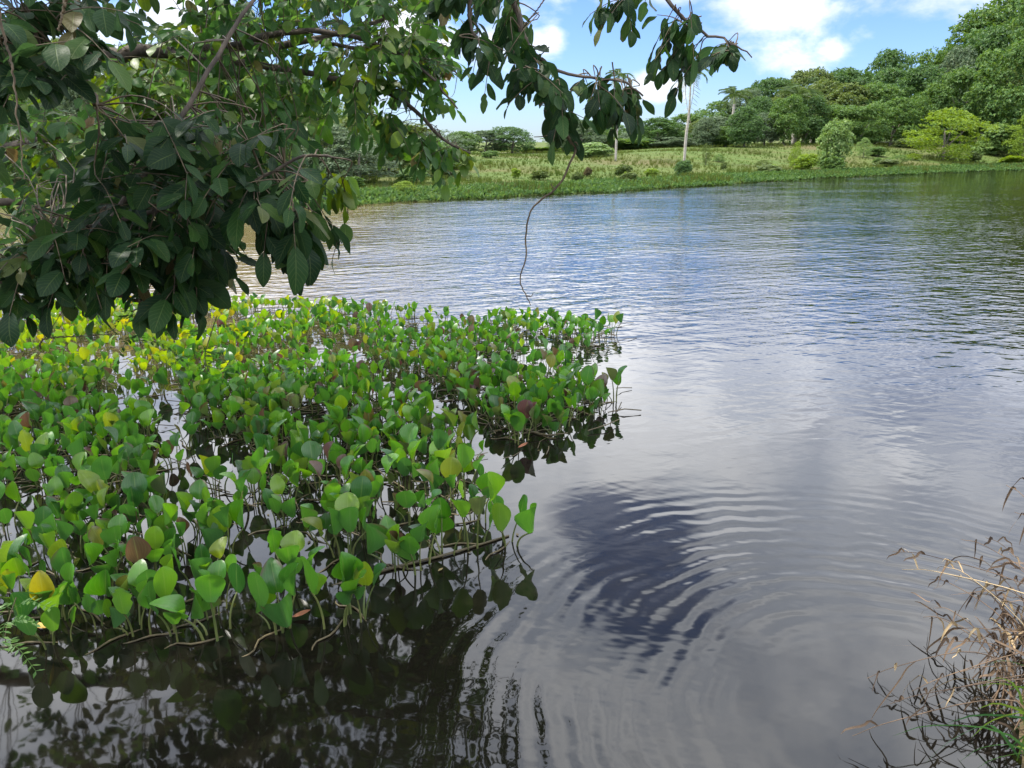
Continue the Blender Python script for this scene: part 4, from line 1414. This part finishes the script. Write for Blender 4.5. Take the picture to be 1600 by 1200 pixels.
# ------------------------------------------------------------------ dry grass on the right bank
def ribbon(path, w0, twist=0.0):
    p = np.asarray(path)
    n = len(p)
    t = np.gradient(p, axis=0)
    s = np.cross(t, (0.2, 0.9, 0.35))
    s /= np.linalg.norm(s, axis=1)[:, None] + 1e-9
    up = np.cross(s, t)
    up /= np.linalg.norm(up, axis=1)[:, None] + 1e-9
    q = np.linspace(0, 1, n)
    w = w0 * np.minimum(1, 6 * q + 0.4) * (1 - q ** 3) * 0.5 + 0.0003
    ang = q * twist
    sd = s * np.cos(ang)[:, None] + up * np.sin(ang)[:, None]
    v = np.stack([p - sd * w[:, None], p + up * (w * 0.25)[:, None], p + sd * w[:, None]], 1).reshape(-1, 3)
    f = []
    for i in range(n - 1):
        f += [(3 * i, 3 * i + 1, 3 * i + 4, 3 * i + 3), (3 * i + 1, 3 * i + 2, 3 * i + 5, 3 * i + 4)]
    return v, np.array(f), np.zeros((len(v), 2))


tips = [(1395, 862, 2.55), (1502, 843, 2.6), (1572, 758, 2.55), (1597, 745, 2.55), (1355, 1060, 2.0), (1332, 1150, 1.9), (1452, 905, 2.45), (1560, 880, 2.5), (1480, 985, 2.25), (1540, 840, 2.6),
        (1600, 850, 2.4), (1425, 1080, 2.05), (1390, 1100, 1.95), (1500, 1050, 2.1), (1562, 960, 2.3), (1605, 950, 2.25), (1515, 930, 2.45), (1470, 1010, 2.15), (1585, 800, 2.5), (1450, 1090, 2.0),
        (1530, 1000, 2.2), (1610, 1040, 2.1), (1545, 915, 2.45), (1490, 900, 2.5), (1575, 905, 2.4), (1410, 890, 2.5), (1520, 870, 2.55), (1600, 1000, 2.2), (1560, 1040, 2.1), (1460, 950, 2.3)]
tips += [(RNG.uniform(1440, 1610), RNG.uniform(880, 1080), RNG.uniform(2.0, 2.5)) for _ in range(8)]
tips.sort(key=lambda q: q[0])
for i, (u, v, Y) in enumerate(tips):
    tip = at(u, v, Y)
    b0 = np.array((RNG.uniform(1.60, 2.05), RNG.uniform(1.75, 2.25), 0.0))
    b0[2] = max(0.0, float(terrain(b0[0], b0[1]))) - 0.01
    mid = b0 * 0.5 + tip * 0.5 + np.array((0.06, 0.0, 0.07 + 0.10 * abs(tip[0] - b0[0])))
    path = smooth_path([b0, b0 * 0.75 + mid * 0.25 + (0.03, 0, 0.05), mid, tip * 0.75 + mid * 0.25 + (0.01, 0, 0.02), tip], 18)
    wayn = 'leaning far over the water' if u < 1440 else 'arching to the water' if u < 1530 else 'upright on the bank'
    num = ORD[i] if i < 23 else ORD[len(tips) - 1 - i]
    side_ = 'left' if i < 23 else 'right'
    mtn = 'straw' if i in (4, 12) else 'dry_grass'
    root = thing('dry_grass_stalk', b0, f'dry {"straw-coloured" if mtn == "straw" else "brown"} grass stalk {wayn}, {num} from the {side_} by its tip', 'grass stalk', 'dry grass stalks on the right bank')
    obj('stem', mesh('stem', *tube(path - b0, np.linspace(0.0026, 0.0009, 18), 5)[:2], mtn), root)
    nl = random.randint(4, 7)
    for j in range(nl):
        q = 0.25 + 0.72 * (j + random.random() * 0.6) / nl
        s0 = np.array([np.interp(q, np.linspace(0, 1, 18), path[:, w]) for w in range(3)])
        tg = np.array([np.interp(min(1, q + 0.05), np.linspace(0, 1, 18), path[:, w]) for w in range(3)]) - s0
        tg /= np.linalg.norm(tg) + 1e-6
        l = RNG.uniform(0.07, 0.20) * (1.1 - 0.4 * q)
        d = tg * RNG.uniform(0.2, 0.9) + RNG.normal(0, 0.45, 3)
        kink = RNG.uniform(0.25, 0.6)
        dr = RNG.uniform(0.25, 1.0)
        lp_ = smooth_path([s0, s0 + d * l * kink * 0.6 + (0, 0, 0.012), s0 + d * l * kink + (0, 0, -0.01), s0 + d * l * (kink + 0.55 - 0.4 * dr) + (0, 0, -l * 0.55 * dr), s0 + d * l * (kink + 0.75 - 0.57 * dr) + (0, 0, -l * 0.95 * dr)], 10)
        rb = ribbon(lp_ - b0, RNG.uniform(0.003, 0.010), RNG.uniform(-2, 2))
        obj('leaf', mesh('leaf', *rb[:2], mtn if random.random() < 0.85 else 'straw'), root)

parts = []
for _ in range(240):
    b0 = np.array((RNG.uniform(1.58, 2.3), RNG.uniform(1.45, 2.5), 0.0))
    if shore_dist(b0[0], b0[1]) < -0.06:
        continue
    b0[2] = max(0.0, float(terrain(b0[0], b0[1]))) - 0.01
    d = np.array((RNG.normal(-0.25, 0.4), RNG.normal(0.1, 0.35), 1.0))
    l = RNG.uniform(0.08, 0.34)
    parts.append(ribbon(smooth_path([b0, b0 + d * l * 0.5, b0 + d * l * 0.85 + (RNG.normal(0, 0.04), 0, -0.02), b0 + d * l + (RNG.normal(-0.02, 0.07), 0, -0.08)], 7), RNG.uniform(0.003, 0.008), RNG.uniform(-2, 2)))
v, f, u_ = join(parts)
tag(obj('dry_grass', mesh('dry_grass', v, f, 'dry_grass')), 'tangled brown dry grass matted on the right bank', 'grass', None, 'stuff')

gb0 = np.array((1.62, 1.72, float(terrain(1.62, 1.72))))
root = thing('grass_tuft', gb0, 'tuft of long green grass blades in the lower right corner', 'grass tuft')
ends = [(1395, 1150, 1.75), (1480, 1130, 1.85), (1520, 1075, 2.0), (1570, 1080, 2.0), (1440, 1200, 1.65), (1500, 1190, 1.7), (1600, 1090, 1.9), (1540, 1040, 2.1), (1590, 1130, 1.85), (1560, 1165, 1.8)]
for i in range(46):
    if i < len(ends):
        e = at(*ends[i]) - gb0
    else:
        e = np.array((RNG.uniform(-0.35, 0.25), RNG.uniform(-0.15, 0.35), RNG.uniform(0.05, 0.3)))
    s0 = np.array((RNG.uniform(-0.10, 0.16), RNG.uniform(-0.12, 0.16), -0.02))
    pth = smooth_path([s0, s0 * 0.6 + e * 0.4 + (0, 0, 0.13), e * 0.8 + s0 * 0.2 + (0, 0, 0.08), e], 10)
    obj('blade', mesh('blade', *ribbon(pth, RNG.uniform(0.005, 0.010), RNG.uniform(-0.6, 0.6))[:2], 'green_blade'), root)

# small herbs and litter on the bank under the grass
parts = []
hl = blade(1.0, 0.5, tprof, 3, 2, 0.15, 0.2)
n = 1600
xs, ys = RNG.uniform(1.3, 3.2, n), RNG.uniform(0.9, 3.2, n)
d = shore_dist(xs, ys)
ok = (d > 0.02)
xs, ys, d = xs[ok], ys[ok], d[ok]
n = len(xs)
v, f, u_ = scatter([hl], np.stack([xs, ys, terrain(xs, ys, d) + RNG.uniform(0, 0.06, n)], 1), frames(RNG.normal(0, 1, (n, 3)) + (0, 0, 0.4), RNG.normal(0, 0.5, (n, 3)) + (0, 0, 1.0)), RNG.uniform(0.03, 0.07, n), np.zeros(n, dtype=int))
tag(obj('ground_cover', mesh('ground_cover', v, f, 'green_blade', u_)), 'low green weeds covering the right bank under the dry grass', 'weeds', None, 'stuff')
